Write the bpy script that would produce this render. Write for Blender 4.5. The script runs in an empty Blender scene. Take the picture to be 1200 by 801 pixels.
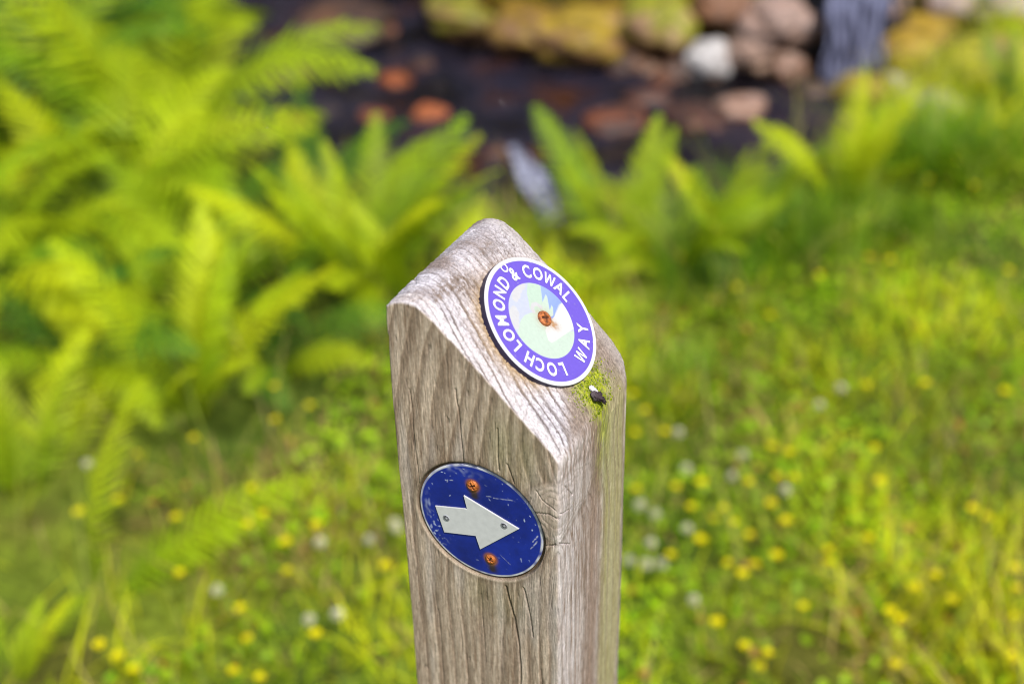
import bpy, math, random
import numpy as np
from mathutils import Vector, Matrix

rng = np.random.default_rng(7)
random.seed(7)
scene = bpy.context.scene
col = scene.collection
PI = math.pi

# ------------------------------------------------------------------ helpers
def link(o, parent=None):
    col.objects.link(o)
    if parent is not None:
        o.parent = parent
    return o

def tag(o, label=None, cat=None, group=None, kind=None):
    if label: o['label'] = label
    if cat: o['category'] = cat
    if group: o['group'] = group
    if kind: o['kind'] = kind
    return o

def empty(name, loc, rz=0.0):
    o = bpy.data.objects.new(name, None)
    o.empty_display_size = 0.05
    o.location = loc
    o.rotation_euler = (0, 0, rz)
    return link(o)

def mesh_np(name, V, F, colors=None, smooth=True):
    """V (n,3); F list of equal length index arrays grouped by size: dict {k: (m,k)} or array."""
    me = bpy.data.meshes.new(name)
    V = np.asarray(V, dtype=np.float32)
    if not isinstance(F, dict):
        F = np.asarray(F); F = {F.shape[1]: F}
    idx = np.concatenate([f.ravel() for f in F.values()]).astype(np.int32)
    tot = np.concatenate([np.full(len(f), k, np.int32) for k, f in F.items()])
    start = np.concatenate([[0], np.cumsum(tot)[:-1]]).astype(np.int32)
    me.vertices.add(len(V)); me.vertices.foreach_set('co', V.ravel())
    me.loops.add(len(idx)); me.loops.foreach_set('vertex_index', idx)
    me.polygons.add(len(tot)); me.polygons.foreach_set('loop_start', start)
    me.polygons.foreach_set('loop_total', tot)
    me.polygons.foreach_set('use_smooth', np.full(len(tot), smooth))
    me.update(calc_edges=True)
    me.validate()
    if colors is not None:
        c = np.ones((len(V), 4), np.float32); c[:, :3] = np.clip(colors, 0, 1)
        a = me.color_attributes.new('Col', 'FLOAT_COLOR', 'POINT')
        a.data.foreach_set('color', c.ravel())
    return me

def obj(name, me, mats, parent=None):
    o = bpy.data.objects.new(name, me)
    for m in (mats if isinstance(mats, (list, tuple)) else [mats]):
        if m.name not in [x.name for x in me.materials]:
            me.materials.append(m)
    return link(o, parent)

def sstep(a, b, x):
    t = np.clip((x - a) / (b - a), 0, 1)
    return t * t * (3 - 2 * t)

_perm = np.random.default_rng(11).permutation(256).astype(np.int32)
_perm = np.concatenate([_perm, _perm, _perm])
_grad = np.random.default_rng(12).normal(size=(256, 3)); _grad /= np.linalg.norm(_grad, axis=1)[:, None]
def noise(x, y, z):
    x, y, z = np.broadcast_arrays(np.asarray(x, float), np.asarray(y, float), np.asarray(z, float))
    xi, yi, zi = (np.floor(v).astype(np.int64) for v in (x, y, z))
    xf, yf, zf = x - xi, y - yi, z - zi
    f = lambda t: t * t * t * (t * (t * 6 - 15) + 10)
    U, Vv, Ww = f(xf), f(yf), f(zf)
    r = 0
    for dx in (0, 1):
        wx = U if dx else 1 - U
        for dy in (0, 1):
            wy = Vv if dy else 1 - Vv
            for dz in (0, 1):
                wz = Ww if dz else 1 - Ww
                h = _perm[(_perm[(_perm[(xi + dx) & 255] + yi + dy) & 255] + zi + dz) & 255]
                g = _grad[h]
                r = r + wx * wy * wz * (g[..., 0] * (xf - dx) + g[..., 1] * (yf - dy) + g[..., 2] * (zf - dz))
    return r * 1.6
def fbm(x, y, z, o=3):
    r = 0; a = 1
    for i in range(o):
        r = r + a * noise(x * 2 ** i + 17 * i, y * 2 ** i, z * 2 ** i); a *= .5
    return r
def mix(a, b, t):
    t = np.asarray(t)[..., None]
    return np.asarray(a) * (1 - t) + np.asarray(b) * t

# ------------------------------------------------------------------ materials
def new_mat(name):
    m = bpy.data.materials.new(name); m.use_nodes = True
    nt = m.node_tree
    return m, nt, nt.nodes['Principled BSDF'], nt.nodes['Material Output']
def N(nt, t, **kw):
    n = nt.nodes.new(t)
    for k, v in kw.items():
        if k.startswith('_'): n.inputs[k[1:]].default_value = v
        else: setattr(n, k, v)
    return n

def attr_mat(name, rough=.8, spec=.3, noise_scale=None, noise_amt=.25, bump=0., bump_scale=(1000, 1000, 1000), metallic=0., coat=0.):
    m, nt, p, out = new_mat(name)
    at = N(nt, 'ShaderNodeAttribute', attribute_name='Col')
    src = at.outputs['Color']
    tc = N(nt, 'ShaderNodeTexCoord')
    if noise_scale:
        mp = N(nt, 'ShaderNodeMapping'); mp.inputs['Scale'].default_value = noise_scale
        nt.links.new(tc.outputs['Object'], mp.inputs['Vector'])
        nz = N(nt, 'ShaderNodeTexNoise'); nz.inputs['Scale'].default_value = 1; nz.inputs['Detail'].default_value = 3
        nt.links.new(mp.outputs[0], nz.inputs['Vector'])
        mr = N(nt, 'ShaderNodeMapRange')
        mr.inputs['From Min'].default_value = .25; mr.inputs['From Max'].default_value = .75
        mr.inputs['To Min'].default_value = 1 - noise_amt; mr.inputs['To Max'].default_value = 1 + noise_amt
        nt.links.new(nz.outputs['Fac'], mr.inputs['Value'])
        mu = N(nt, 'ShaderNodeMixRGB', blend_type='MULTIPLY'); mu.inputs['Fac'].default_value = 1
        nt.links.new(src, mu.inputs['Color1']); nt.links.new(mr.outputs[0], mu.inputs['Color2'])
        src = mu.outputs[0]
    if bump:
        mp2 = N(nt, 'ShaderNodeMapping'); mp2.inputs['Scale'].default_value = bump_scale
        nt.links.new(tc.outputs['Object'], mp2.inputs['Vector'])
        n2 = N(nt, 'ShaderNodeTexNoise'); n2.inputs['Scale'].default_value = 1; n2.inputs['Detail'].default_value = 4
        nt.links.new(mp2.outputs[0], n2.inputs['Vector'])
        b = N(nt, 'ShaderNodeBump'); b.inputs['Strength'].default_value = bump; b.inputs['Distance'].default_value = .001
        nt.links.new(n2.outputs['Fac'], b.inputs['Height']); nt.links.new(b.outputs[0], p.inputs['Normal'])
    nt.links.new(src, p.inputs['Base Color'])
    p.inputs['Roughness'].default_value = rough
    p.inputs['Specular IOR Level'].default_value = spec
    p.inputs['Metallic'].default_value = metallic
    p.inputs['Coat Weight'].default_value = coat
    p.inputs['Coat Roughness'].default_value = .25
    return m

def leaf_mat(name, c_a, c_b, trans=.45, trans_gain=1.5, rough=.5, spec=.25, use_attr=True):
    """leaf shader: per-object and per-leaf hue variation, light shining through"""
    m, nt, p, out = new_mat(name)
    oi = N(nt, 'ShaderNodeObjectInfo')
    ramp = N(nt, 'ShaderNodeMixRGB'); ramp.inputs['Color1'].default_value = (*c_a, 1); ramp.inputs['Color2'].default_value = (*c_b, 1)
    nt.links.new(oi.outputs['Random'], ramp.inputs['Fac'])
    src = ramp.outputs[0]
    if use_attr:
        at = N(nt, 'ShaderNodeAttribute', attribute_name='Col')
        mu = N(nt, 'ShaderNodeMixRGB', blend_type='MULTIPLY'); mu.inputs['Fac'].default_value = 1
        nt.links.new(src, mu.inputs['Color1']); nt.links.new(at.outputs['Color'], mu.inputs['Color2'])
        src = mu.outputs[0]
    nt.links.new(src, p.inputs['Base Color'])
    p.inputs['Roughness'].default_value = rough
    p.inputs['Specular IOR Level'].default_value = spec
    tr = N(nt, 'ShaderNodeBsdfTranslucent')
    g = N(nt, 'ShaderNodeMixRGB', blend_type='MULTIPLY'); g.inputs['Fac'].default_value = 1
    g.inputs['Color2'].default_value = (trans_gain * 1.05, trans_gain, trans_gain * .35, 1)
    nt.links.new(src, g.inputs['Color1']); nt.links.new(g.outputs[0], tr.inputs['Color'])
    mx = N(nt, 'ShaderNodeMixShader'); mx.inputs['Fac'].default_value = trans
    nt.links.new(p.outputs[0], mx.inputs[1]); nt.links.new(tr.outputs[0], mx.inputs[2])
    nt.links.new(mx.outputs[0], out.inputs['Surface'])
    return m

M_wood = attr_mat('weathered_wood', rough=.85, spec=.2, noise_scale=(1300, 1300, 110), noise_amt=.34, bump=.5, bump_scale=(1500, 1500, 160))
M_plate = attr_mat('printed_plastic', rough=.42, spec=.4, noise_scale=(500, 500, 500), noise_amt=.04, bump=.03, bump_scale=(700, 700, 700))
M_enamel = attr_mat('blue_enamel', rough=.33, spec=.42, noise_scale=(300, 300, 300), noise_amt=.12, bump=.03, bump_scale=(350, 350, 350))
M_arrow = attr_mat('grey_plate', rough=.5, spec=.35, noise_scale=(260, 260, 260), noise_amt=.07)
M_rust = attr_mat('rusty_steel', rough=.6, spec=.5, noise_scale=(1100, 1100, 1100), noise_amt=.4, bump=.5, bump_scale=(1500, 1500, 1500), metallic=.25)
M_dirt = attr_mat('dropping', rough=.75, spec=.35, noise_scale=(1500, 1500, 1500), noise_amt=.35)
M_moss = attr_mat('moss', rough=.95, spec=.1, noise_scale=(900, 900, 900), noise_amt=.35)
M_fern = leaf_mat('fern_leaf', (.22, .37, .006), (.40, .50, .005), trans=.28, trans_gain=1.3)
M_fern_light = leaf_mat('fern_leaf_bright', (.37, .53, .006), (.60, .65, .006), trans=.28, trans_gain=1.3)  # brighter, yellower leaf copy so these fronds stand out
M_fern_dark = leaf_mat('fern_leaf_shaded', (.055, .17, .014), (.15, .30, .010), trans=.30, trans_gain=1.3)  # darker leaf copy; shade in the fern gaps painted into the colour
M_grass = leaf_mat('grass_blades', (1.0, 1, .8), (1.0, 1, .8), trans=.38, trans_gain=1.55)
M_tuss = leaf_mat('tussock_blades', (.14, .30, .012), (.24, .40, .012), trans=.4, trans_gain=1.4)
M_petal = leaf_mat('petal', (1, 1, 1), (.95, .96, 1), trans=.30, trans_gain=1.3, rough=.35)

# ------------------------------------------------------------------ camera
CAM_Z = 1.50
TH, ROLL, FPX = 0.5883, -0.0237, 1587.9
fwd = np.array([0, math.cos(TH), -math.sin(TH)])
_r = np.array([1., 0, 0]); _u = np.cross(_r, fwd)
cR = math.cos(ROLL) * _r + math.sin(ROLL) * _u
cU = -math.sin(ROLL) * _r + math.cos(ROLL) * _u
CPOS = np.array([0, 0, CAM_Z])
cam = bpy.data.cameras.new('camera')
co = bpy.data.objects.new('camera', cam); link(co)
co.matrix_world = Matrix(((cR[0], cU[0], -fwd[0], CPOS[0]), (cR[1], cU[1], -fwd[1], CPOS[1]), (cR[2], cU[2], -fwd[2], CPOS[2]), (0, 0, 0, 1)))
cam.sensor_width = 36; cam.lens = FPX / 1200 * 36
cam.clip_start = .02; cam.clip_end = 1000
cam.dof.use_dof = True
cam.dof.focus_distance = .752
cam.dof.aperture_fstop = 3.8
cam.dof.aperture_blades = 9
scene.camera = co

def ray(px, py):
    d = fwd + cR * (px - 600) / FPX - cU * (py - 400.5) / FPX
    return d / np.linalg.norm(d)

# ------------------------------------------------------------------ terrain
WATER_Z = -.56
YE_X, YE_Y = [-6, -2.2, -1.2, -.3, .4, 1.0, 1.5, 2.2, 4], [5.4, 4.7, 3.85, 2.78, 2.82, 3.3, 4.0, 5.6, 8]
YF_X, YF_Y = [-6, -1.5, -.7, -.1, .5, 1.0, 1.5, 2.2, 4], [7.6, 7.0, 6.3, 5.2, 5.0, 4.8, 4.75, 5.6, 8]
def ye(x): return np.interp(x, YE_X, YE_Y)
def yf(x): return np.interp(x, YF_X, YF_Y)
def ground(x, y):
    x = np.asarray(x, float); y = np.asarray(y, float)
    e, f = ye(x), yf(x)
    p = -.03 * np.clip(y - .6, -3, 6)
    far = np.clip(y - f, 0, None)
    bump = .035 * noise(x * 1.3, y * 1.3, 3.1) + .015 * noise(x * 4, y * 4, 8.2)
    ch = sstep(e, e + .6, y) * (1 - sstep(f - .25, f + .55, y))
    hill = np.where(far < 4, .05 * far * far, .8 + .4 * (far - 4))
    hill = np.where(hill > 6, 6 + 2 * np.tanh((hill - 6) / 8), hill)
    rocky = .06 * noise(x * 3, y * 3, 1.7) * sstep(e + .2, e + .7, y)
    return p - .62 * ch + bump + hill + rocky
def hit(px, py, dz=0.):
    d = ray(px, py); t = np.linspace(.8, 14, 2600)
    P = CPOS + d * t[:, None]
    below = P[:, 2] < ground(P[:, 0], P[:, 1]) + dz
    i = int(np.argmax(below)) if below.any() else len(t) - 1
    return P[i]
def hit_z(px, py, z):
    d = ray(px, py); return CPOS + d * ((z - CAM_Z) / d[2])

def ground_sheet():
    a = np.concatenate([-np.geomspace(160, 4.6, 26), np.linspace(-4.4, 4.4, 221), np.geomspace(4.6, 160, 26)])
    b = np.concatenate([-np.geomspace(160, .6, 24), np.linspace(-.4, 9.2, 241), np.geomspace(9.6, 260, 26)])
    X, Y = np.meshgrid(a, b)
    Z = ground(X, Y)
    V = np.c_[X.ravel(), Y.ravel(), Z.ravel()]
    n = len(a); i = np.arange(len(b) - 1)[:, None] * n + np.arange(n - 1)[None]
    F = np.stack([i, i + 1, i + n + 1, i + n], -1).reshape(-1, 4)
    x, y = V[:, 0], V[:, 1]
    e, f = ye(x), yf(x)
    n1 = fbm(x * 2.2, y * 2.2, .5); n2 = noise(x * 7, y * 7, 2.5)
    C = mix((.05, .085, .010), (.15, .19, .016), np.clip(.5 + n1, 0, 1))
    near = np.exp(-((x + 1.3) / 1.2) ** 2 - ((y - 2.9) / .8) ** 2)  # ground under the left ferns darkened, their shade painted into its colour
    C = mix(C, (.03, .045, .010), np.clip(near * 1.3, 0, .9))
    C = mix(C, (.06, .035, .015), sstep(.15, .5, n2 + n1 * .3) * .6)
    wet = sstep(e + .15, e + .4, y) * (1 - sstep(f + .1, f + .5, y))
    C = mix(C, mix((.012, .008, .006), (.06, .022, .008), np.clip(.5 + n2, 0, 1)), wet)
    moss = sstep(f + .15, f + .45, y)
    C = mix(C, mix((.05, .028, .01), (.22, .16, .012), np.clip(.55 + n1 * .8 + n2 * .3, 0, 1)), moss)
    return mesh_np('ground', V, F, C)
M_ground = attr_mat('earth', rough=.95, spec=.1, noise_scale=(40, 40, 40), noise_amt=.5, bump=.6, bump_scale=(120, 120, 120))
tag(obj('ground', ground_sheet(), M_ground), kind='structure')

# water of the stream
def water_mat():
    m, nt, p, out = new_mat('stream_water')
    tc = N(nt, 'ShaderNodeTexCoord')
    n1 = N(nt, 'ShaderNodeTexNoise'); n1.inputs['Scale'].default_value = 9; n1.inputs['Detail'].default_value = 4
    n2 = N(nt, 'ShaderNodeTexNoise'); n2.inputs['Scale'].default_value = 3.2; n2.inputs['Detail'].default_value = 3
    for n in (n1, n2): nt.links.new(tc.outputs['Object'], n.inputs['Vector'])
    b = N(nt, 'ShaderNodeBump'); b.inputs['Strength'].default_value = 1; b.inputs['Distance'].default_value = .09
    nt.links.new(n1.outputs['Fac'], b.inputs['Height']); nt.links.new(b.outputs[0], p.inputs['Normal'])
    cr = N(nt, 'ShaderNodeValToRGB')
    e = cr.color_ramp.elements
    e[0].position = .40; e[0].color = (.004, .003, .004, 1); e[1].position = .56; e[1].color = (.018, .016, .028, 1)  # bluish middle tone paints a sky sheen into the water colour
    x = e.new(.68); x.color = (.05, .018, .008, 1)
    nt.links.new(n2.outputs['Fac'], cr.inputs['Fac']); nt.links.new(cr.outputs[0], p.inputs['Base Color'])
    p.inputs['Roughness'].default_value = .07; p.inputs['IOR'].default_value = 1.33
    return m
def water_sheet():
    xs = np.linspace(-6, 2.1, 90)
    V = []; F = []
    for x in xs:
        for k, t in enumerate(np.linspace(0, 1, 14)):
            y0, y1 = ye(x) + .1, yf(x) + .45
            V.append((x, y0 + (y1 - y0) * t, WATER_Z + .012 * float(noise(x * 5, t * 9, 4.))))
    for i in range(len(xs) - 1):
        for k in range(13):
            a = i * 14 + k; F.append((a, a + 14, a + 15, a + 1))
    return mesh_np('water', V, F)
tag(obj('water', water_sheet(), water_mat()), kind='structure')

def falling_mat():
    m, nt, p, out = new_mat('falling_water')
    tc = N(nt, 'ShaderNodeTexCoord')
    mp = N(nt, 'ShaderNodeMapping'); mp.inputs['Scale'].default_value = (55, 55, 3)
    n1 = N(nt, 'ShaderNodeTexNoise'); n1.inputs['Scale'].default_value = 1; n1.inputs['Detail'].default_value = 3
    nt.links.new(tc.outputs['Object'], mp.inputs[0]); nt.links.new(mp.outputs[0], n1.inputs['Vector'])
    cr = N(nt, 'ShaderNodeValToRGB'); e = cr.color_ramp.elements
    e[0].position = .40; e[0].color = (.010, .010, .022, 1); e[1].position = .68; e[1].color = (.30, .32, .50, 1)
    nt.links.new(n1.outputs['Fac'], cr.inputs['Fac']); nt.links.new(cr.outputs[0], p.inputs['Base Color'])
    p.inputs['Roughness'].default_value = .25
    return m
M_fall = falling_mat()
M_foam = M_fall.copy(); M_foam.name = 'foaming_water'
_e = [n for n in M_foam.node_tree.nodes if n.type == 'VALTORGB'][0].color_ramp.elements
_e[0].color = (.04, .04, .07, 1); _e[1].color = (.46, .48, .60, 1)
def fall_sheet(name, top, bottom, w_top, w_bot, mat=None):
    top, bottom = np.array(top, float), np.array(bottom, float)
    V = []; F = []; nu, nv = 15, 21
    d = bottom - top
    side = np.array([d[1], -d[0], 0]) if np.hypot(d[0], d[1]) > .05 else np.array([1., 0, 0])
    if side[0] < 0: side = -side
    side /= np.linalg.norm(side)
    for j in range(nv):
        t = j / (nv - 1)
        c = top + d * t + np.array([d[0], d[1], 0]) * .0
        c[2] = top[2] + d[2] * t ** 1.5
        w = (w_top + (w_bot - w_top) * t) * (1 + .55 * float(noise(t * 5, top[0] * 20 + .3, 1.)))
        for i in range(nu):
            s = i / (nu - 1) - .5
            V.append(c + side * s * w + np.array([0, -1, .3]) * .02 * float(noise(s * 7, t * 2, top[0] * 9)))
    for j in range(nv - 1):
        for i in range(nu - 1):
            a = j * nu + i; F.append((a, a + 1, a + nu + 1, a + nu))
    return tag(obj(name, mesh_np(name, V, F), mat or M_fall), kind='structure')
pf = hit(992, 76)
fall_sheet('waterfall', (pf[0] - .01, pf[1] + .02, .12), (pf[0], pf[1] - .12, pf[2] - .02), .19, .22)
pc0, pc1 = hit_z(600, 170, WATER_Z + .10), hit_z(652, 262, WATER_Z + .015)
fall_sheet('cascade', pc0, pc1, .05, .09, M_foam)

# ------------------------------------------------------------------ rocks
M_rock = attr_mat('stream_rock', rough=.6, spec=.45, noise_scale=(25, 25, 25), noise_amt=.35, bump=.5, bump_scale=(90, 90, 90))
def ico(sub):
    import bmesh
    bm = bmesh.new(); bmesh.ops.create_icosphere(bm, subdivisions=sub, radius=1)
    V = np.array([v.co[:] for v in bm.verts]); F = np.array([[v.index for v in f.verts] for f in bm.faces]); bm.free()
    return V, F
ICO4 = ico(4); ICO3 = ico(3); ICO2 = ico(2); ICO1 = ico(1)
def rock(px, py, wpx, hfac, c1, c2, label, z=None, moss=None, seed=0, group=None, name='rock'):
    P = hit_z(px, py, z) if z is not None else hit(px, py + wpx * hfac * .22)
    dist = np.linalg.norm(P - CPOS)
    R = wpx / FPX * dist * .5
    V, F = ICO4
    s = seed * 3.7 + px * .01
    d = 1 + .32 * noise(V[:, 0] * 1.1 + s, V[:, 1] * 1.1, V[:, 2] * 1.1) + .14 * noise(V[:, 0] * 2.7, V[:, 1] * 2.7 + s, V[:, 2] * 2.7) + .05 * noise(V[:, 0] * 7, V[:, 1] * 7 + s, V[:, 2] * 7)
    Q = V * d[:, None]
    Q = np.sign(Q) * np.abs(Q) ** .88
    Q = Q * np.array([R, R * (.75 + .3 * ((seed * .37) % 1)), R * hfac])
    n = np.clip(.5 + fbm(V[:, 0] * 2 + s, V[:, 1] * 2, V[:, 2] * 2), 0, 1)
    C = mix(c1, c2, n)
    if moss is not None:
        C = mix(C, np.array(moss) * (.6 + .8 * np.clip(.5 + noise(V[:, 0] * 6 + s, V[:, 1] * 6, V[:, 2] * 6), 0, 1))[:, None], sstep(.0, .7, V[:, 2] + 1.4 * noise(V[:, 0] * 2.5 + s, V[:, 1] * 2.5, V[:, 2] * 2.5)))
    o = obj(name, mesh_np(name, Q, F, C), M_rock)
    o.location = (P[0], P[1] + (R * .3 if z is not None else 0), P[2] + R * hfac * (.15 if z is not None else .25))
    o.rotation_euler = (0, 0, seed * 1.3)
    tag(o, label, 'rock', group)
    return o
GREY, PINK, BROWN, DARK, ORANGE = (.36, .34, .34), (.34, .22, .17), (.16, .08, .045), (.03, .02, .018), (.42, .11, .02)
YM = (.25, .17, .010); OL = (.16, .15, .012)
W_ = WATER_Z - .01
rocks = [
 (832, 66, 62, .8, (.5, .48, .47), GREY, 'pale grey boulder left of the pinkish boulder on the far stream bank', None, None),
 (878, 54, 52, .8, PINK, (.25, .17, .13), 'pinkish boulder between the pale grey boulder and the dark gap by the waterfall', None, None),
 (925, 80, 46, .8, PINK, BROWN, 'small brown rounded rock just left of the waterfall foot', None, None),
 (912, 18, 92, .6, PINK, (.22, .16, .14), 'broad pinkish rock at the top edge left of the waterfall', None, None),
 (680, 38, 120, .6, BROWN, (.2, .12, .03), 'yellow mossy boulder above the stream at top centre', None, YM),
 (615, 28, 100, .5, BROWN, (.2, .12, .03), 'ochre mossy boulder at the top edge just left of the yellow mossy boulder', None, (.20, .12, .012)),
 (545, 14, 90, .5, BROWN, (.2, .12, .03), 'olive mossy rock at the top edge left of the ochre mossy boulder', None, OL),
 (770, 22, 85, .7, (.3, .2, .08), BROWN, 'yellow green mossy rock between the yellow mossy boulder and the pale grey boulder', None, (.20, .20, .012)),
 (735, 74, 64, .6, BROWN, DARK, 'brown rock at the water edge below the yellow mossy boulder', None, None),
 (645, 72, 50, .5, (.22, .13, .06), DARK, 'small brown rock at the water edge under the ochre mossy boulder', None, None),
 (790, 84, 50, .6, (.10, .05, .03), DARK, 'dark brown rock at the water edge left of the pale grey boulder', None, None),
 (1075, 52, 130, .6, (.25, .15, .04), BROWN, 'big ochre moss covered boulder right of the waterfall', None, (.28, .18, .010)),
 (1150, 70, 120, .45, (.2, .16, .05), BROWN, 'yellow green mossy boulder at the right edge above the grass', None, (.27, .25, .012)),
 (1092, 120, 66, .5, GREY, (.25, .22, .22), 'grey stone in the bank below the big ochre mossy boulder', None, None),
 (1045, 96, 50, .6, GREY, (.2, .17, .17), 'small grey stone beside the waterfall foot on its right', None, None),
 (868, 134, 56, .5, PINK, BROWN, 'pinkish brown stone in the water below the pale grey boulder', W_, None),
 (722, 152, 80, .35, (.16, .045, .015), DARK, 'flat red brown stone at the near water edge behind the right hand ferns', W_, None),
 (818, 148, 70, .4, (.09, .03, .015), DARK, 'flat dark red stone right of the flat red brown stone', W_, None),
 (762, 122, 52, .4, (.12, .04, .02), DARK, 'small dark red stone behind the flat red brown stone', W_, None),
 (503, 138, 46, .3, (.40, .11, .03), (.2, .06, .02), 'bright orange stone at the surface of the dark water', W_, None),
 (462, 100, 40, .5, (.30, .075, .015), (.1, .03, .01), 'rusty orange stone behind the bright orange stone', W_, None),
 (436, 142, 40, .4, (.28, .07, .015), DARK, 'rusty orange stone just left of the bright orange stone', W_, None),
 (345, 150, 60, .35, (.22, .05, .01), DARK, 'dark rusty stone beside the left hand ferns at the water edge', W_, None),
 (400, 40, 120, .35, DARK, (.10, .045, .02), 'wide dark wet stone in the upper left of the stream', W_, None),
 (335, 95, 70, .35, (.08, .035, .015), DARK, 'dark brown stone in the water near the left hand ferns', W_, None),
 (305, 25, 80, .5, (.26, .13, .07), DARK, 'brown stone at the upper left edge of the stream', None, None),
 (440, 6, 110, .4, BROWN, DARK, 'dark brown stone at the top edge of the stream left of centre', None, None),
 (1125, 6, 110, .6, PINK, GREY, 'pinkish grey boulder at the top right edge', None, None),
 (1190, 12, 80, .6, GREY, PINK, 'grey boulder at the top right corner', None, None),
 (1030, 0, 70, .6, (.26, .2, .17), PINK, 'brown pink boulder over the right side of the waterfall top', None, None),
 (950, 45, 70, 1.5, (.016, .011, .01), (.01, .007, .006), 'black wet rock behind the left side of the waterfall', None, None),
 (1018, 45, 80, 1.6, (.016, .011, .01), (.01, .007, .006), 'black wet rock behind the right side of the waterfall', None, None),
 (1000, 100, 90, .5, (.16, .10, .03), DARK, 'olive brown mossy rock at the foot of the waterfall', None, (.22, .17, .012)),
 (962, 104, 60, .6, (.10, .06, .03), DARK, 'dark brown rock left of the olive brown mossy rock under the waterfall', None, None),
 (985, 22, 90, 1.3, (.016, .011, .01), (.01, .007, .006), 'black wet rock directly behind the waterfall', None, None),
 (850, 2, 80, .5, (.2, .09, .04), BROWN, 'red brown rock at the top edge above the pale grey boulder', None, None),
]
for i, (px, py, w, hf, c1, c2, lab, z, ms) in enumerate(rocks):
    o = rock(px, py, w, hf, c1, c2, lab, z=z, moss=ms, seed=i + 1)
    if 'behind the' in lab and 'waterfall' in lab:
        o.location.y += .12
gw = np.random.default_rng(77)
for k in range(26):
    px, py = gw.uniform(290, 900), gw.uniform(15, 205)
    P = hit_z(px, py, W_)
    if not ye(P[0]) + .35 < P[1] < yf(P[0]) + .1: continue
    c = [(.10, .03, .012), (.05, .025, .015), (.16, .055, .02), (.03, .02, .02)][k % 4]
    rock(px, py, gw.uniform(18, 38), .5, c, DARK, 'small dark wet stone breaking the water surface', z=W_, seed=60 + k, group='small wet stones in the stream', name='wet_stone')

gw = np.random.default_rng(78)
for k in range(22):
    px, py = gw.uniform(520, 960), gw.uniform(52, 108)
    rock(px, py, gw.uniform(20, 42), .6, [BROWN, (.20, .13, .09), (.10, .05, .03), PINK][k % 4], [DARK, BROWN][k % 2], 'small brown stone among the boulders along the far water edge', seed=90 + k, group='small brown stones along the far water edge', name='bank_stone')
# ------------------------------------------------------------------ the waymarker post
A = .1                                              # post is 10 cm square
F_pt = np.array([.02298, .54903, CAM_Z - .44167])     # foot of the slope at the front edge
eX = np.array([.8873, -.4612, 0]); eY = np.array([.4612, .8873, 0])
centre = F_pt - eX * A / 2 + eY * A / 2
base_z = float(ground(centre[0], centre[1])) - .03
post = empty('waymarker_post', (centre[0], centre[1], base_z), math.atan2(eX[1], eX[0]))
tag(post, 'weathered grey square wooden post with slanted top, round purple disc and round blue arrow plaque', 'signpost')
ZF = F_pt[2] - base_z
def loc(u, w, z):
    """post units (u to the left along the plaque face, w inward, z above the front corner) -> metres in the post's own frame"""
    return np.stack([A / 2 - np.asarray(u) * A, np.asarray(w) * A - A / 2, np.asarray(z) * A + ZF], -1)

PU = np.array([-.05, 0, .05, .28, .40, .50, .58, .648, .70, .745, .79, .846, .904, .953, 1.0, 1.06])
PZ = np.array([-.05, 0, .05, .270, .388, .482, .556, .617, .665, .702, .732, .748, .742, .722, .690, .64])
_uu = np.linspace(-.05, 1.06, 1111); _zz = np.interp(_uu, PU, PZ)
_k = np.exp(-.5 * (np.arange(-60, 61) / 24.) ** 2); _k /= _k.sum()
_zz = np.convolve(np.pad(_zz, 60, mode='reflect', reflect_type='odd'), _k, mode='valid')
def prof(u, w):
    h = np.interp(u, _uu, _zz)
    rho = .05 + .13 * np.clip(w, 0, 1) ** 1.2
    q = np.clip((rho - u) / rho, 0, .999)
    return h - rho * (1 - np.sqrt(1 - q * q)) * .9 - .018 * np.clip(w, 0, 1) * 0

SLOPE = math.atan(.977)
sv = (math.cos(SLOPE), math.sin(SLOPE))      # slope direction in (u,z)
DS, DW, DR = .5575, .6032, .3913
BU, BZ, BR = .4902, -.6008, .386

def seg_dist(x, y, pts):
    d = np.full(x.shape, 9.)
    for (x0, y0), (x1, y1) in zip(pts[:-1], pts[1:]):
        dx, dy = x1 - x0, y1 - y0
        t = np.clip(((x - x0) * dx + (y - y0) * dy) / (dx * dx + dy * dy + 1e-12), 0, 1)
        d = np.minimum(d, np.hypot(x - x0 - t * dx, y - y0 - t * dy))
    return d

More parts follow.
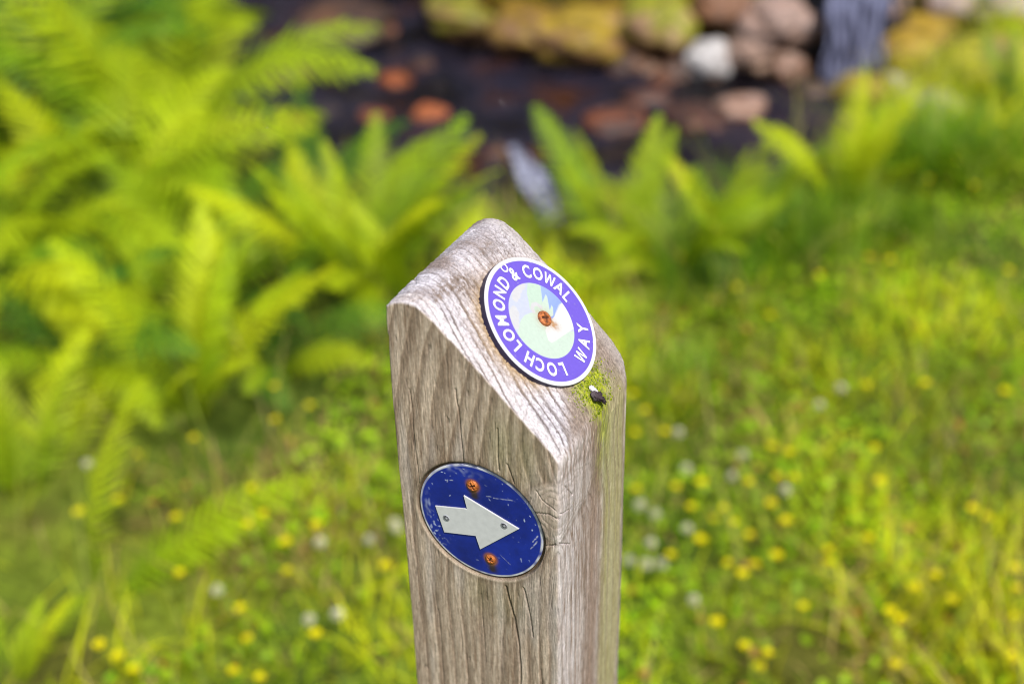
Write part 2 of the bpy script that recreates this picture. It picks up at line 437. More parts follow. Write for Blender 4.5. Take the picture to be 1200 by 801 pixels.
def build_post():
    n = 256
    g = np.linspace(0, 1, n + 1)
    rt = .014
    # top grid (u index i, w index j)
    Ug, Wg = np.meshgrid(g, g, indexing='ij')
    e = np.minimum(np.minimum(Wg, 1 - Wg), np.minimum(1 - Ug, Ug * 4 + 0))
    q = np.clip((rt - e) / rt, 0, 1)
    drop = rt * (1 - np.sqrt(np.clip(1 - q * q, 0, 1)))
    Zg = prof(Ug, Wg) - drop
    top = np.stack([Ug, Wg, Zg], -1)
    # perimeter (counter-clockwise seen from above, starting at u=0,w=0)
    per = [(i, 0) for i in range(n)] + [(n, j) for j in range(n)] + [(i, n) for i in range(n, 0, -1)] + [(0, j) for j in range(n, 0, -1)]
    per = np.array(per); m = len(per)
    rim = top[per[:, 0], per[:, 1]]
    zb = -2.9
    ts = np.linspace(1, 0, 540)[1:]
    rows = [np.stack([rim[:, 0], rim[:, 1], zb + (rim[:, 2] - zb) * t], -1) for t in ts]
    for z in np.linspace(zb, -ZF / A, 40)[1:]:
        rows.append(np.stack([rim[:, 0], rim[:, 1], np.full(m, z)], -1))
    side = np.concatenate(rows)
    nt = (n + 1) ** 2
    P = np.concatenate([top.reshape(-1, 3), side])
    idx = lambda i, j: i * (n + 1) + j
    I, J = np.meshgrid(np.arange(n), np.arange(n), indexing='ij')
    Ft = np.stack([idx(I, J), idx(I, J + 1), idx(I + 1, J + 1), idx(I + 1, J)], -1).reshape(-1, 4)
    rim_i = per[:, 0] * (n + 1) + per[:, 1]
    R = np.concatenate([rim_i[None], nt + np.arange(len(rows) * m).reshape(len(rows), m)])
    a = R[:-1]; b = R[1:]
    Fs = np.stack([a, np.roll(a, -1, 1), np.roll(b, -1, 1), b], -1).reshape(-1, 4)
    F = np.concatenate([Ft, Fs])
    # vertical corner rounding
    u, w, z = P[:, 0].copy(), P[:, 1].copy(), P[:, 2].copy()
    face = np.zeros(len(P), int)                    # 0 top, 1 plaque face (w=0), 2 right face (u=0), 3 back faces
    pf_ = np.where(per[:, 1] == 0, 1, np.where(per[:, 0] == 0, 2, 3))
    face[nt:] = np.tile(pf_, len(rows))
    u0, w0, z0 = u.copy(), w.copy(), z.copy()
    for (cu, cw, rr) in ((0, 0, .022), (1, 0, .014), (0, 1, .10), (1, 1, .05)):
        du = np.abs(u - cu); dw = np.abs(w - cw)
        qa, qb = np.clip(rr - du, 0, None), np.clip(rr - dw, 0, None)
        L = np.hypot(qa, qb); k = (qa > 0) & (qb > 0) & (L > rr)
        sc = rr / np.where(L > 0, L, 1)
        su = 1 if cu == 0 else -1; sw = 1 if cw == 0 else -1
        u[k] = (cu + su * (rr - qa * sc))[k]; w[k] = (cw + sw * (rr - qb * sc))[k]
    P = np.stack([u, w, z], -1)

    def normals(P):
        Q = P * np.array([-1, 1, 1])
        fn = np.cross(Q[F[:, 2]] - Q[F[:, 0]], Q[F[:, 3]] - Q[F[:, 1]])
        vn = np.zeros_like(Q)
        for k in range(4): np.add.at(vn, F[:, k], fn)
        vn /= np.linalg.norm(vn, axis=1)[:, None] + 1e-12
        return vn * np.array([-1, 1, 1])
    vn = normals(P)
    if vn[:nt, 2].mean() < 0: vn = -vn; F = F[:, ::-1]
    up = sstep(.25, .6, vn[:, 2])                   # weathered upward surface

    # ---- solid wood figure
    uc = .45 + .12 * noise(0 * z, 0 * z + 5.3, z * .22)
    ww = 1.55
    warp = .045 * noise(u * 1.6, w * 1.6, z * .42 + 3) + .020 * noise(u * 4 + 9, w * 4, z * .9) + .006 * noise(u * 14, w * 14, z * 2.5)
    r = np.hypot((u - uc) * .8, w - ww) + warp
    kd = np.array([-.30, -.95, 0]); kd /= np.linalg.norm(kd)
    K = np.array([.02, -.0, -.36])
    q = P - K; al = q @ kd; pr = q - al[:, None] * kd
    rk = np.sqrt((np.hypot(pr[:, 0], pr[:, 1])) ** 2 * 1.3 + (pr[:, 2] * .92) ** 2) * (1 + .12 * noise(u * 5, w * 5, z * 5))
    r = r + .17 * np.exp(-(rk / .26) ** 2)
    # eye-shaped flow on the plaque face, upper left
    s_ = u * sv[0] + z * sv[1]
    kn = .17 * np.exp(-(rk / .26) ** 2)
    up0 = z + .35
    lean = .20 * np.clip(up0, 0, 2) ** 1.25
    r1 = (u + lean + .10 * noise(u * 1.3, w, z * .45 + 3) + .035 * noise(u * 4 + 9, w * 4, z * .9) + .008 * noise(u * 16, w * 14, z * 3) + kn * 1.2) / .092
    r2 = (w + warp * .8 + kn * 1.1) / .066
    r3 = (w - .30 * (s_ - .02) + .05 * noise(w * 1.5, s_ * 1.2, 4. + 0 * w) + .012 * noise(w * 6, s_ * 4, 2. + 0 * w) + .004 * noise(w * 18, s_ * 14, 2. + 0 * w)) / .062
    def ringline(ph, lo, hi):
        ph = ph + .42 * noise(ph * .9, 0 * ph + .5, 0 * ph)
        f = ph - np.floor(ph)
        return sstep(lo, hi, f) * (1 - sstep(hi + .06, 1.0, f))
    late1, late2, late3 = ringline(r1, .35, .86), ringline(r2, .45, .86), ringline(r3, .54, .84)
    late3 = late3 * np.clip(.85 + 1.2 * noise(np.floor(r3) * .83 + .3, s_ * 2.2, 0 * u + 7.) + .5 * noise(w * 20, s_ * 9, 1. + 0 * u), .2, 1)
    late = np.where(face == 2, late2, late1)
    late = late * (1 - up) + late3 * up
    kin = 1 - sstep(.16, .22, rk)
    frk = rk / .043 + .9 * noise(u * 9, w * 9, z * 9); frk = frk - np.floor(frk)
    late = late * (1 - kin) + kin * sstep(.5, .9, frk) * .5
    fib = noise(u * 45, w * 45, z * 1.6) * .6 + noise(u * 95, w * 95, z * 3.2) * .4
    streak = noise(u * 11 + 3, w * 11, z * .55)
    blot = fbm(u * 2.2, w * 2.2, z * 1.3 + 7)
    grain = noise(u * 60, w * 60, z * 12)

    # ---- plaque face and back colours
    T = np.clip(.52 + .35 * streak + .22 * blot + .58 * fib + .30 * grain, 0, 1)
    C1 = mix((.22, .150, .100), (.64, .52, .415), T)
    C1 = mix(C1, (.19, .13, .09), late * .68)
    C1 = mix(C1, (.46, .40, .36), sstep(.2, .55, streak - .3 * blot) * .5)
    C1 = mix(C1, (.30, .215, .145), sstep(.1, .9, 1 - u) * 0 + sstep(-.2, .6, blot) * .25)
    green = np.exp(-(((u - .27) / .13) ** 2 + ((z + .02) / .24) ** 2)) * .75 + np.exp(-(((u - .42) / .16) ** 2 + ((z + 1.12) / .17) ** 2)) * .5
    C1 = mix(C1, (.25, .25, .11), np.clip(green * (.75 + .8 * noise(u * 6, 0 * u, z * 1.6)), 0, .75))
    dr = np.hypot(u - BU, z - BZ)
    C1 = mix(C1, (.11, .07, .045), np.exp(-((dr - .41) / .028) ** 2) * .45)
    # ---- right face colours
    T2 = np.clip(.42 + .5 * noise(u * 14, w * 14, z * .4 + 2) + .8 * fib + .3 * grain, 0, 1)
    T2 = np.clip(T2 + .35 * noise(u * 30, w * 90, z * 5) + .25 * noise(u * 40, w * 130, z * 14), 0, 1)
    C2 = mix((.24, .17, .135), (.60, .52, .505), T2)
    bw = w + .04 * noise(0 * w, 0 * w + 2.2, z * .8) + .02 * noise(w * 4, 0 * w, z * 2)
    C2 = mix(C2, (.66, .60, .62), (1 - sstep(.10, .36, bw)) * np.clip(.35 + .9 * fib + .5 * noise(u * 30, w * 60, z * 7), 0, .9))
    C2 = mix(C2, (.235, .150, .105), np.exp(-((bw - .46) / .085) ** 2) * .75)
    C2 = mix(C2, (.36, .33, .13), sstep(.52, .66, bw) * (1 - sstep(.84, .94, bw)) * .72)
    C2 = mix(C2, (.24, .25, .06), np.exp(-((bw - .60) / .045) ** 2) * sstep(-1.0, .0, z) * .8)
    C2 = mix(C2, (.36, .32, .30), sstep(.90, .97, bw) * .8)
    C2 = mix(C2, (.20, .14, .11), late * .42)
    # ---- slope colours
    s = u * sv[0] + z * sv[1]
    g3 = noise(w * 70, s * 16, 3. + 0 * w) * .6 + noise(w * 130, s * 60, 8. + 0 * w) * .5
    T3 = np.clip(.60 + .55 * g3 + .35 * grain + .25 * blot, 0, 1)
    C3 = mix((.17, .145, .145), (.66, .63, .68), T3)
    C3 = mix(C3, (.10, .075, .065), np.clip(late * 1.15, 0, 1) * (.85 - .35 * sstep(.9, 1.15, s)) * (1 - .55 * sstep(.45, .8, w)))
    low = sstep(.22, .34, w + .10 * noise(u * 3, w * 3, 2.) - .45 * (s - .1)) * (1 - sstep(.30, .50, s))
    C3 = mix(C3, mix((.10, .068, .05), (.285, .22, .18), T3), low * .95)
    dd = np.hypot(w - DW, s - DS)
    halo = np.exp(-np.clip(dd - .39, 0, 1) / .07) * (.35 + .65 * sstep(.1, -.3, w - DW)) * sstep(.15, .5, s)
    C3 = mix(C3, mix((.27, .17, .075), (.42, .31, .19), np.clip(.5 + .8 * grain, 0, 1)), np.clip(halo * 1.15, 0, .92))
    spot = np.exp(-(((w - .36) / .10) ** 2 + ((s - 1.0) / .07) ** 2)) + .8 * np.exp(-(((w - .20) / .13) ** 2 + ((s - 1.06) / .04) ** 2)) + .6 * np.exp(-(((w - .7) / .1) ** 2 + ((s - 1.05) / .04) ** 2))
    C3 = mix(C3, (.15, .105, .075), np.clip(spot * (.75 + 1.8 * grain + 1.2 * g3), 0, .85))
    C3 = mix(C3, (.36, .32, .30), sstep(.86, .97, w) * .65)
    ridge = sstep(1.02, 1.16, s)
    C3 = mix(C3, (.20, .15, .125), ridge * np.clip(.28 + 1.1 * noise(u * 5, w * 5, z * 5) + .5 * grain, 0, .85))
    C = np.where((face == 1)[:, None], C1, np.where((face == 2)[:, None], C2, C1 * .95))
    rightish = sstep(.25, .75, -vn[:, 0])           # u=0 side
    C = mix(C, C2, rightish * (face != 2) * 1.0)
    C = mix(C, C3, up)
    # bleached strip along the edge between slope and plaque face, and along the front corner
    edge = np.exp(-(np.clip(prof(u, w) - z, 0, 9) / .012) ** 2) * (w < .1)
    C = mix(C, (.62, .57, .57), np.clip(edge * .55, 0, 1) * (1 - late))
    fe = np.exp(-((u + w) / .035) ** 2) * (z < .1)
    C = mix(C, (.62, .57, .56), fe * np.clip(.35 + noise(u * 3, w * 3, z * 6), 0, .7))
    # knot body, greyer
    C = mix(C, C * .6 + np.array([.17, .15, .145]), kin * .75 * (face != 1) + kin * .45 * (face == 1))
    C = mix(C, (.16, .11, .08), np.exp(-((rk - .20) / .016) ** 2) * .35)
    # green film and moss at the low right corner of the slope
    gm = np.exp(-(((w - .60) / .12) ** 2 + ((s - .10) / .11) ** 2))
    gm2 = np.exp(-((w - .57 - .06 * noise(0 * z, z * 3, 0 * z)) / .075) ** 2) * sstep(-.75, -.05, z) * (face != 1) * (s < .25)
    C = mix(C, mix((.16, .20, .01), (.34, .37, .02), np.clip(.5 + grain, 0, 1)), np.clip(gm * 1.7 + gm2 * .8, 0, .97) * np.clip(.75 + .9 * grain, 0, 1))

    # ---- displacement (post units)
    D = -.0045 * late * (1 - up) * np.clip(.7 + fib, 0, 1) + .0016 * fib * (1 - .3 * up)
    D += up * (-.0045 * np.clip(late, 0, 1) * (1 - .55 * low) * (1 - .75 * ridge) * (1 - .6 * sstep(.45, .8, w)) + .003 * g3 + .003 * grain)
    D += .006 * noise(u * 2.5, w * 2.5, z * 1.1)
    D += kin * .012 * (1 - rk / .2)
    # long drying cracks
    cr = np.zeros(len(P))
    def crack(mask, x, y, pts, wd, dep):
        d = seg_dist(x + .006 * noise(x * 14, y * 5, 0 * x), y, pts)
        return np.where(mask, np.clip(1 - d / wd, 0, 1), 0) * dep
    f1 = face == 1
    wob = .008 * noise(0 * z, 0 * z + 1., z * 4)
    for pts, wd, dep in [([(.335, -1.02), (.285, -1.25), (.262, -1.45), (.255, -1.85), (.24, -2.5)], .0085, 1.),
                         ([(.22, -.98), (.185, -1.2), (.17, -1.35)], .006, .7),
                         ([(.60, .28), (.585, .05), (.575, -.2)], .0045, .7),
                         ([(.36, .10), (.355, -.18)], .005, .7),
                         ([(.30, -.12), (.27, -.24)], .006, .7),
                         ([(.80, -1.4), (.79, -2.1)], .004, .5), ([(.62, -1.7), (.60, -2.6)], .004, .5),
                         ([(.50, -1.15), (.49, -1.7)], .0035, .45), ([(.12, -1.6), (.11, -2.2)], .005, .5),
                         ([(.88, .2), (.87, -.5)], .0035, .4)]:
        cr = np.maximum(cr, crack(f1, u + wob, z, pts, wd, dep))
    for pts, wd in [([(.14, -.24), (.10, -.29), (.02, -.33)], .004), ([(.16, -.40), (.06, -.37), (.0, -.385)], .004), ([(.10, -.62), (.02, -.58)], .004), ([(.17, -.30), (.22, -.42)], .004)]:
        cr = np.maximum(cr, crack(f1, u, z, pts, wd, .42))
    f2 = face == 2
    for pts, wd in [([(0, -.35), (.10, -.40)], .0045), ([(.06, -.2), (.16, -.34)], .005), ([(0, -.56), (.14, -.68)], .004)]:
        cr = np.maximum(cr, crack(f2, w, z, pts, wd, .42))
    # drying checks on the slope: fine lines running up the slope near the ridge, and short cross checks
    ln = w * 23 + .8 * noise(w * 2, s * 1.5, 3. + 0 * w)
    lid = np.floor(ln); lf = np.abs(ln - lid - .5)
    keep = noise(lid * .73 + .4, s * 2.1, 0 * s + 9.)
    cr = np.maximum(cr, up * sstep(.62, .78, s) * np.clip(1 - lf / .11, 0, 1) * sstep(-.05, .2, keep + .25 * sstep(.9, 1.1, s)) * .8)
    sn_ = s * 26 + 1.6 * noise(w * 4, s * 2, 5. + 0 * w)
    sid = np.floor(sn_); sf = np.abs(sn_ - sid - .5)
    keep2 = noise(sid * .61, w * 9, 0 * s + 2.)
    cr = np.maximum(cr, up * np.clip(1 - sf / .10, 0, 1) * sstep(.12, .35, keep2) * .6 * (1 - low))
    # fine pits on the vertical faces
    pit = sstep(.52, .72, noise(u * 55, w * 55, z * 9)) * (1 - up)
    C = mix(C, (.10, .068, .045), np.clip(cr, 0, 1) ** 1.4 * .85)
    sp = noise(u * 75, w * 75, z * 40) * .6 + noise(u * 120, w * 120, z * 70) * .5
    C = C * (1 + .32 * np.clip(sp, -1, 1))[:, None]
    C = mix(C, C * .5, pit * .7)
    D -= .022 * np.clip(cr, 0, 1) + .004 * pit
    # seat drilled into the plaque face
    hole = np.where(f1, 1 - sstep(.398, .409, dr), 0)
    D = D * (1 - hole) - .030 * hole
    C = mix(C, (.12, .08, .05), hole)  # seat darkened, its shadow painted into the wood colour
    lip = np.where(f1, np.exp(-((dr - .412) / .008) ** 2), 0)
    C = mix(C, (.46, .38, .28), lip * .6 * sstep(.1, -.3, (z - BZ) - .6 * (u - BU)))  # lower left lip lightened, the lit edge of the seat painted in
    P = P + vn * D[:, None]
    me = mesh_np('wooden_post', loc(P[:, 0], P[:, 1], P[:, 2]), F, C)
    return me
obj('wooden_post', build_post(), M_wood, post)

# ---- frames for the two plates (post local, metres)
def slope_frame(a, b, h):
    """a along w, b up the slope, h out of the slope; from disc centre, in post units"""
    a, b, h = np.broadcast_arrays(np.asarray(a, float), np.asarray(b, float), np.asarray(h, float))
    s = DS + b
    u = s * sv[0] - h * sv[1]; z = s * sv[1] + h * sv[0]
    return loc(u, DW + a, z + .012)
def face_frame(a, b, h):
    """a to the viewer's right, b up, h out of the plaque face; from plaque centre"""
    a, b, h = np.broadcast_arrays(np.asarray(a, float), np.asarray(b, float), np.asarray(h, float))
    return loc(BU - a, -h, BZ + b)

def plate(name, frame, R, prof_rh, colf, mat, parent, nth=400):
    """round plate: prof_rh = outline [(r,h)] from the centre outwards"""
    th = np.arange(nth) * 2 * PI / nth
    rr, hh = np.array(prof_rh).T
    a = np.concatenate([[0], (rr[1:, None] * np.cos(th)).ravel()]); b = np.concatenate([[0], (rr[1:, None] * np.sin(th)).ravel()])
    h = np.concatenate([[hh[0]], np.repeat(hh[1:], nth)])
    F3 = np.stack([np.zeros(nth, int), 1 + np.arange(nth), 1 + (np.arange(nth) + 1) % nth], -1)
    i = np.arange(len(rr) - 2)[:, None] * nth + 1; j = np.arange(nth)[None]; j2 = (j + 1) % nth
    F4 = np.stack([i + j, i + nth + j, i + nth + j2, i + j2], -1).reshape(-1, 4)
    return obj(name, mesh_np(name, frame(a, b, h), {3: F3, 4: F4}, colf(a, b, h)), mat, parent)

WHITE = np.array([.68, .68, .70])
PURP = np.array([.135, .085, .50])
def aa(d, e=.0022): return 1 - sstep(-e, e, d)        # coverage of signed distance
def poly_sd(x, y, pts):
    pts = list(pts); d = seg_dist(x, y, pts + [pts[0]])
    ins = np.zeros(x.shape, bool)
    for (x0, y0), (x1, y1) in zip(pts, pts[1:] + pts[:1]):
        c = ((y0 > y) != (y1 > y)) & (x < (x1 - x0) * (y - y0) / (y1 - y0 + 1e-12) + x0)
        ins ^= c
    return np.where(ins, -d, d)
# picture frame of the disc: turned so that its upright points to the top of the lettering
def disc_col(a, b, h):
    r = np.hypot(a, b)
    C = np.tile(WHITE, (len(a), 1))
    C = mix(C, PURP, aa(.229 - r) * aa(r - .3665))
    inn = aa(r - .229)
    S = np.tile(np.array([.60, .64, .80]), (len(a), 1))                          # pale sky
    mint = np.array([.62, .75, .64])
    hill1 = poly_sd(a, b, [(.20, .30), (.19, .13), (.09, .02), (0, .05), (-.01, .09), (.03, .13), (.055, .16), (.09, .18), (.13, .20)])
    S = mix(S, (.58, .74, .61), aa(hill1 - .004))
    blue = poly_sd(a, b, [(.19, .14), (.30, .10), (.26, -.03), (.2, -.012), (.12, -.03), (.075, -.05), (.06, .0), (.10, .06)])
    S = mix(S, mix((.26, .37, .80), (.36, .48, .86), np.clip(b * 5 + .5, 0, 1)), aa(blue))
    f1 = poly_sd(a, b, [(.17, .082), (.166, .066), (.09, -.012), (.04, .02), (.07, .055)])
    f2 = poly_sd(a, b, [(.148, .016), (.142, .0), (.10, -.03), (.06, -.02), (.085, .0)])
    S = mix(S, mint, np.maximum(aa(f1), aa(f2)))
    low = poly_sd(a, b, [(-.30, .02), (-.17, .075), (-.13, .088), (-.08, .09), (-.03, .075), (.01, .05), (.04, .0), (.0, -.06), (.3, -.3), (-.2, -.5), (-.5, -.1)])
    S = mix(S, mint, aa(low))
    road = poly_sd(a, b, [(.31, -.02), (.215, -.018), (.10, -.038), (.02, -.035), (-.035, -.052), (-.068, -.098), (-.062, -.122), (-.03, -.13), (.16, -.165), (.32, -.2)])
    S = mix(S, (.80, .80, .79), aa(road))
    for ca, cb, cr_ in [(-.02, .205, .034), (.02, .215, .03), (.06, .222, .034), (-.05, .19, .022), (-.13, .14, .034), (-.165, .125, .04), (-.19, .10, .035), (-.11, .155, .02)]:
        S = mix(S, WHITE, aa(np.hypot(a - ca, b - cb) - cr_, .004))
    d = seg_dist(a, b, [(-.005, .068), (.005, .085), (.03, .094), (.055, .084), (.066, .055)])
    S = mix(S, WHITE, aa(d - .012))
    # rust washed down from the screw
    ra = (a - .0244) * .41 - (b + .0038) * .91; rc = (a - .0244) * .91 + (b + .0038) * .41
    rust = np.exp(-((ra - .06) / .042) ** 2 - (rc / (.020 + .10 * np.clip(ra - .04, 0, .1))) ** 2)
    da = (a - .0244); db = (b + .0038)
    run = np.exp(-(np.clip(np.hypot(da, db) - .045, 0, 1) / .018)) * .5
    S = mix(S, (.50, .22, .04), np.clip((rust * 1.0 + run) * (.8 + .7 * noise(a * 60, b * 60, 0 * a)), 0, .85))
    S = S * .66
    C = C * .93
    C = C * (1 - inn[:, None]) + S * inn[:, None]
    # grime towards the rim, fine specks
    g = sstep(.34, .392, r) * np.clip(.25 + .7 * noise(a * 9, b * 9, 2. + 0 * a), 0, .5)
    C = mix(C, C * np.array([.72, .68, .62]), g)
    C = mix(C, (.35, .33, .33), sstep(.62, .75, noise(a * 70, b * 70, 5. + 0 * a)) * .4)
    C = mix(C, (.018, .016, .05), np.maximum(sstep(-.002, -.006, h - .019), sstep(.3903, .3908, r)) * (r > .38))
    return C
t_d = .019
disc_prof = [(r, t_d) for r in np.linspace(0, .3868, 125)] + [(.3895, t_d - .0008), (.3910, t_d - .003), (.3915, t_d - .008), (.3915, .006), (.3915, -.03)]
disc = plate('trail_disc', slope_frame, DR, disc_prof, disc_col, M_plate, post)
tag(disc, 'round purple disc with white lettering around a pale landscape picture')

# lettering from the built-in font, one small mesh
def letters(items, frame, h, size, bold, mat, parent, name='lettering'):
    Vs, Fs = [], {}
    off = 0
    for ch, ang, rad, inward in items:
        cu = bpy.data.curves.new('glyph', 'FONT'); cu.body = ch; cu.size = 1; cu.offset = bold; cu.resolution_u = 5
        cu.align_x = 'CENTER'
        o = bpy.data.objects.new('glyph', cu); col.objects.link(o)
        bpy.context.view_layer.update()
        me = bpy.data.meshes.new_from_object(o.evaluated_get(bpy.context.evaluated_depsgraph_get()))
        v = np.array([x.co[:] for x in me.vertices]); fs = [list(p.vertices) for p in me.polygons]
        if ch == 'W':
            v = np.array([(0, .69), (.15, .69), (.255, .2), (.395, .69), (.535, .69), (.675, .2), (.78, .69), (.93, .69), (.75, 0), (.60, 0), (.465, .47), (.33, 0), (.18, 0)])[::-1]; fs = [list(range(13))]
        bpy.data.objects.remove(o); bpy.data.curves.remove(cu); bpy.data.meshes.remove(me)
        x = v[:, 0] - (v[:, 0].min() + v[:, 0].max()) / 2; y = v[:, 1] - .345
        x, y = x * size * .80, y * size
        t = math.radians(ang)
        rd = np.array([math.cos(t), math.sin(t)]); tg = np.array([rd[1], -rd[0]])
        if inward: rd_, tg_ = -rd, -tg
        else: rd_, tg_ = rd, tg
        cpt = rd * rad
        Vs.append(np.stack([cpt[0] + x * tg_[0] + y * rd_[0], cpt[1] + x * tg_[1] + y * rd_[1]], -1))
        for f in fs: Fs.setdefault(len(f), []).append([i + off for i in f])
        off += len(v)
    # the broken white curl beside the ampersand
    tt = np.linspace(0, 2 * PI, 25)[:-1]; m = len(tt)
    cc = np.array([.046, .350])
    inn = cc + .017 * np.c_[np.cos(tt), np.sin(tt) * 1.1]; out = cc + .027 * np.c_[np.cos(tt), np.sin(tt) * 1.1]
    rin = np.concatenate([inn, out]); Vs.append(rin)
    for k in range(m):
        if 5 < k < 8: continue
        Fs.setdefault(4, []).append([off + k, off + (k + 1) % m, off + m + (k + 1) % m, off + m + k])
    Q = np.concatenate(Vs)
    P = frame(Q[:, 0], Q[:, 1], np.full(len(Q), h))
    C = np.tile(WHITE * .98, (len(Q), 1))
    return obj(name, mesh_np(name, P, {k: np.array(f) for k, f in Fs.items()}, C, smooth=False), mat, parent)
items = [('&', 75.4, .298, 0), ('C', 55.5, .300, 0), ('O', 39.8, .300, 0), ('W', 24.0, .300, 0), ('A', 9.5, .299, 0), ('L', -3.5, .297, 0),
         ('Y', -43.3, .297, 1), ('A', -61.0, .297, 1), ('W', -80.0, .297, 1),
         ('L', -117.5, .296, 0), ('O', -133.4, .297, 0), ('C', -149.4, .297, 0), ('H', -163.2, .298, 0),
         ('L', 177.4, .296, 0), ('O', 164.0, .297, 0), ('M', 147.2, .297, 0), ('O', 129.2, .297, 0), ('N', 112.8, .297, 0), ('D', 97.2, .297, 0)]
letters(items, slope_frame, t_d + .003, .108, .030, M_plate, disc)

def screw_head(name, frame, ca, cb, h0, R, parent, cross=True, rot=.3, c_hi=(.55, .17, .045), c_lo=(.16, .045, .015)):
    nr, nth = 16, 64
    V = [(0, 0, 0)]
    for i in range(1, nr + 1):
        for j in range(nth):
            V.append((R * i / nr * math.cos(2 * PI * j / nth), R * i / nr * math.sin(2 * PI * j / nth), 0))
    V = np.array(V); x, y = V[:, 0], V[:, 1]; r = np.hypot(x, y) / R
    z = .42 * R * np.sqrt(np.clip(1 - r * r * .93, 0, 1))
    xr, yr = x * math.cos(rot) + y * math.sin(rot), -x * math.sin(rot) + y * math.cos(rot)
    wd = .13 * R
    if cross:
        d = np.minimum(np.maximum(np.abs(xr) - .58 * R, np.abs(yr) - wd), np.maximum(np.abs(yr) - .58 * R, np.abs(xr) - wd))
    else:
        d = np.maximum(np.abs(yr) - wd * .8, np.abs(xr) - .8 * R)
    rec = 1 - sstep(-.03 * R, .07 * R, d)
    z = z - rec * .34 * R
    z[r > .97] = 0
    n = noise(x / R * 3, y / R * 3, ca * 40 + 0 * x)
    C = mix(c_lo, c_hi, np.clip(.65 + .7 * n, 0, 1))
    C = mix(C, (.05, .02, .012), rec * .85); C = mix(C, (.10, .03, .012), sstep(.8, 1, r) * .6)
    F3 = np.array([(0, 1 + j, 1 + (j + 1) % nth) for j in range(nth)])
    F4 = np.array([(1 + i * nth + j, 1 + (i + 1) * nth + j, 1 + (i + 1) * nth + (j + 1) % nth, 1 + i * nth + (j + 1) % nth) for i in range(nr - 1) for j in range(nth)])
    return obj(name, mesh_np(name, frame(ca + x, cb + y, h0 + z), {3: F3, 4: F4}, C), M_rust, parent)
screw_head('screw', slope_frame, .0244, -.0038, t_d, .047, disc, rot=.95)

# blue plaque
scratches = [([(.087, .204), (.13, .212), (.205, .229)], .0042), ([(.044, .2), (.072, .208)], .0038), ([(.324, -.024), (.345, .01), (.354, .03)], .006), ([(.312, -.078), (.335, -.04), (.352, -.012)], .006),
             ([(-.18, .235), (-.165, .24)], .006), ([(-.2, .215), (-.196, .232)], .005), ([(-.1, -.02), (-.09, -.03)], .004), ([(-.19, .119), (-.186, .124)], .005),
             ([(.12, -.2), (.18, -.25)], .0012)]
def plaque_col(a, b, h):
    r = np.hypot(a, b)
    C = mix((.005, .014, .19), (.008, .024, .30), np.clip(.5 + fbm(a * 4, b * 4, 1. + 0 * a), 0, 1))
    chips = sstep(.60, .68, noise(a * 42, b * 42, 0 * a + 3.)) * sstep(.12, .4, r + .25 * noise(a * 5, b * 5, 8. + 0 * a) - .03)
    worn = np.exp(-((a + .333) / .018) ** 2 - ((b + .0) / .06) ** 2) * np.clip(.2 + 1.2 * noise(a * 50, b * 25, 0 * a), 0, 1)
    wl = np.exp(-((a + .29) / .05) ** 2 - ((b + .18) / .10) ** 2) * sstep(.25, .45, noise(a * 48, b * 48, 6. + 0 * a))
    top = np.exp(-((a + .14) / .12) ** 2 - ((b - .325) / .02) ** 2) * np.clip(.3 + noise(a * 30, b * 30, 0 * a), 0, 1)
    for pts, w in scratches:
        d = seg_dist(a + .004 * noise(a * 40, b * 40, 1. + 0 * a), b, pts)
        C = mix(C, (.52, .55, .68), aa(d - w * .45, .003) * np.clip(.75 + noise(a * 60, b * 60, 4. + 0 * a), 0, .95))
    C = mix(C, (.48, .55, .75), np.clip(chips * .9 + worn + wl * .9 + top * .6, 0, .85))
    C = mix(C, (.62, .63, .68), aa(.3745 - r, .003) * np.clip(.75 + .9 * noise(a * 16, b * 16, 2. + 0 * a), 0, 1))
    # rust run-downs below the two screws
    for (sa, sb, ln) in ((-.0384, .2476, .10), (.057, -.2551, .105)):
        da = a - sa - .02 * np.clip(sb - b, 0, 1) / ln * .6; db = sb - b
        m = np.exp(-(da / (.031 - .006 * np.clip(db, 0, .1) / .1)) ** 2) * sstep(-.04, .0, db) * (1 - sstep(ln * .75, ln * 1.1, db))
        C = mix(C, mix((.10, .055, .03), (.03, .018, .014), sstep(.02, .08, db)), np.clip(m * 1.1, 0, .92))
        C = mix(C, (.30, .10, .03), np.exp(-((np.hypot(a - sa, b - sb) - .036) / .010) ** 2) * .8)
    C = mix(C, (.30, .28, .27), sstep(.3855, .3885, r) * .85)
    return C
h_p = -.012
plq_prof = [(r, h_p) for r in np.linspace(0, .3835, 125)] + [(.3855, h_p - .001), (.387, h_p - .004), (.3872, h_p - .03)]
plaque = plate('arrow_plaque', face_frame, BR, plq_prof, plaque_col, M_enamel, post)
tag(plaque, 'round scratched blue plaque with a pale grey arrow pointing right')

def arrow_mesh():
    pts = [(.2435, .0439), (-.0954, .1599), (-.0777, .0694), (-.2855, .0153), (-.2367, -.1626), (-.0301, -.1117), (-.0047, -.2026)]
    pts = np.array(pts)[::-1]
    c = pts.mean(0)
    inner = c + (pts - c) * .985
    n = len(pts)
    V = np.concatenate([np.c_[inner, np.full(n, h_p + .0075)], np.c_[pts, np.full(n, h_p + .006)], np.c_[pts, np.full(n, h_p - .002)]])
    me_f = {n: np.arange(n)[None], 4: np.array([(i, (i + 1) % n, n + (i + 1) % n, n + i) for i in range(n)] + [(n + i, n + (i + 1) % n, 2 * n + (i + 1) % n, 2 * n + i) for i in range(n)])}
    me_f[n] = me_f[n][:, ::-1] if False else me_f[n]
    C = np.tile(np.array([.60, .605, .62]), (len(V), 1))
    C[n:] *= .8
    return mesh_np('arrow', face_frame(V[:, 0], V[:, 1], V[:, 2]), me_f, C, smooth=False)
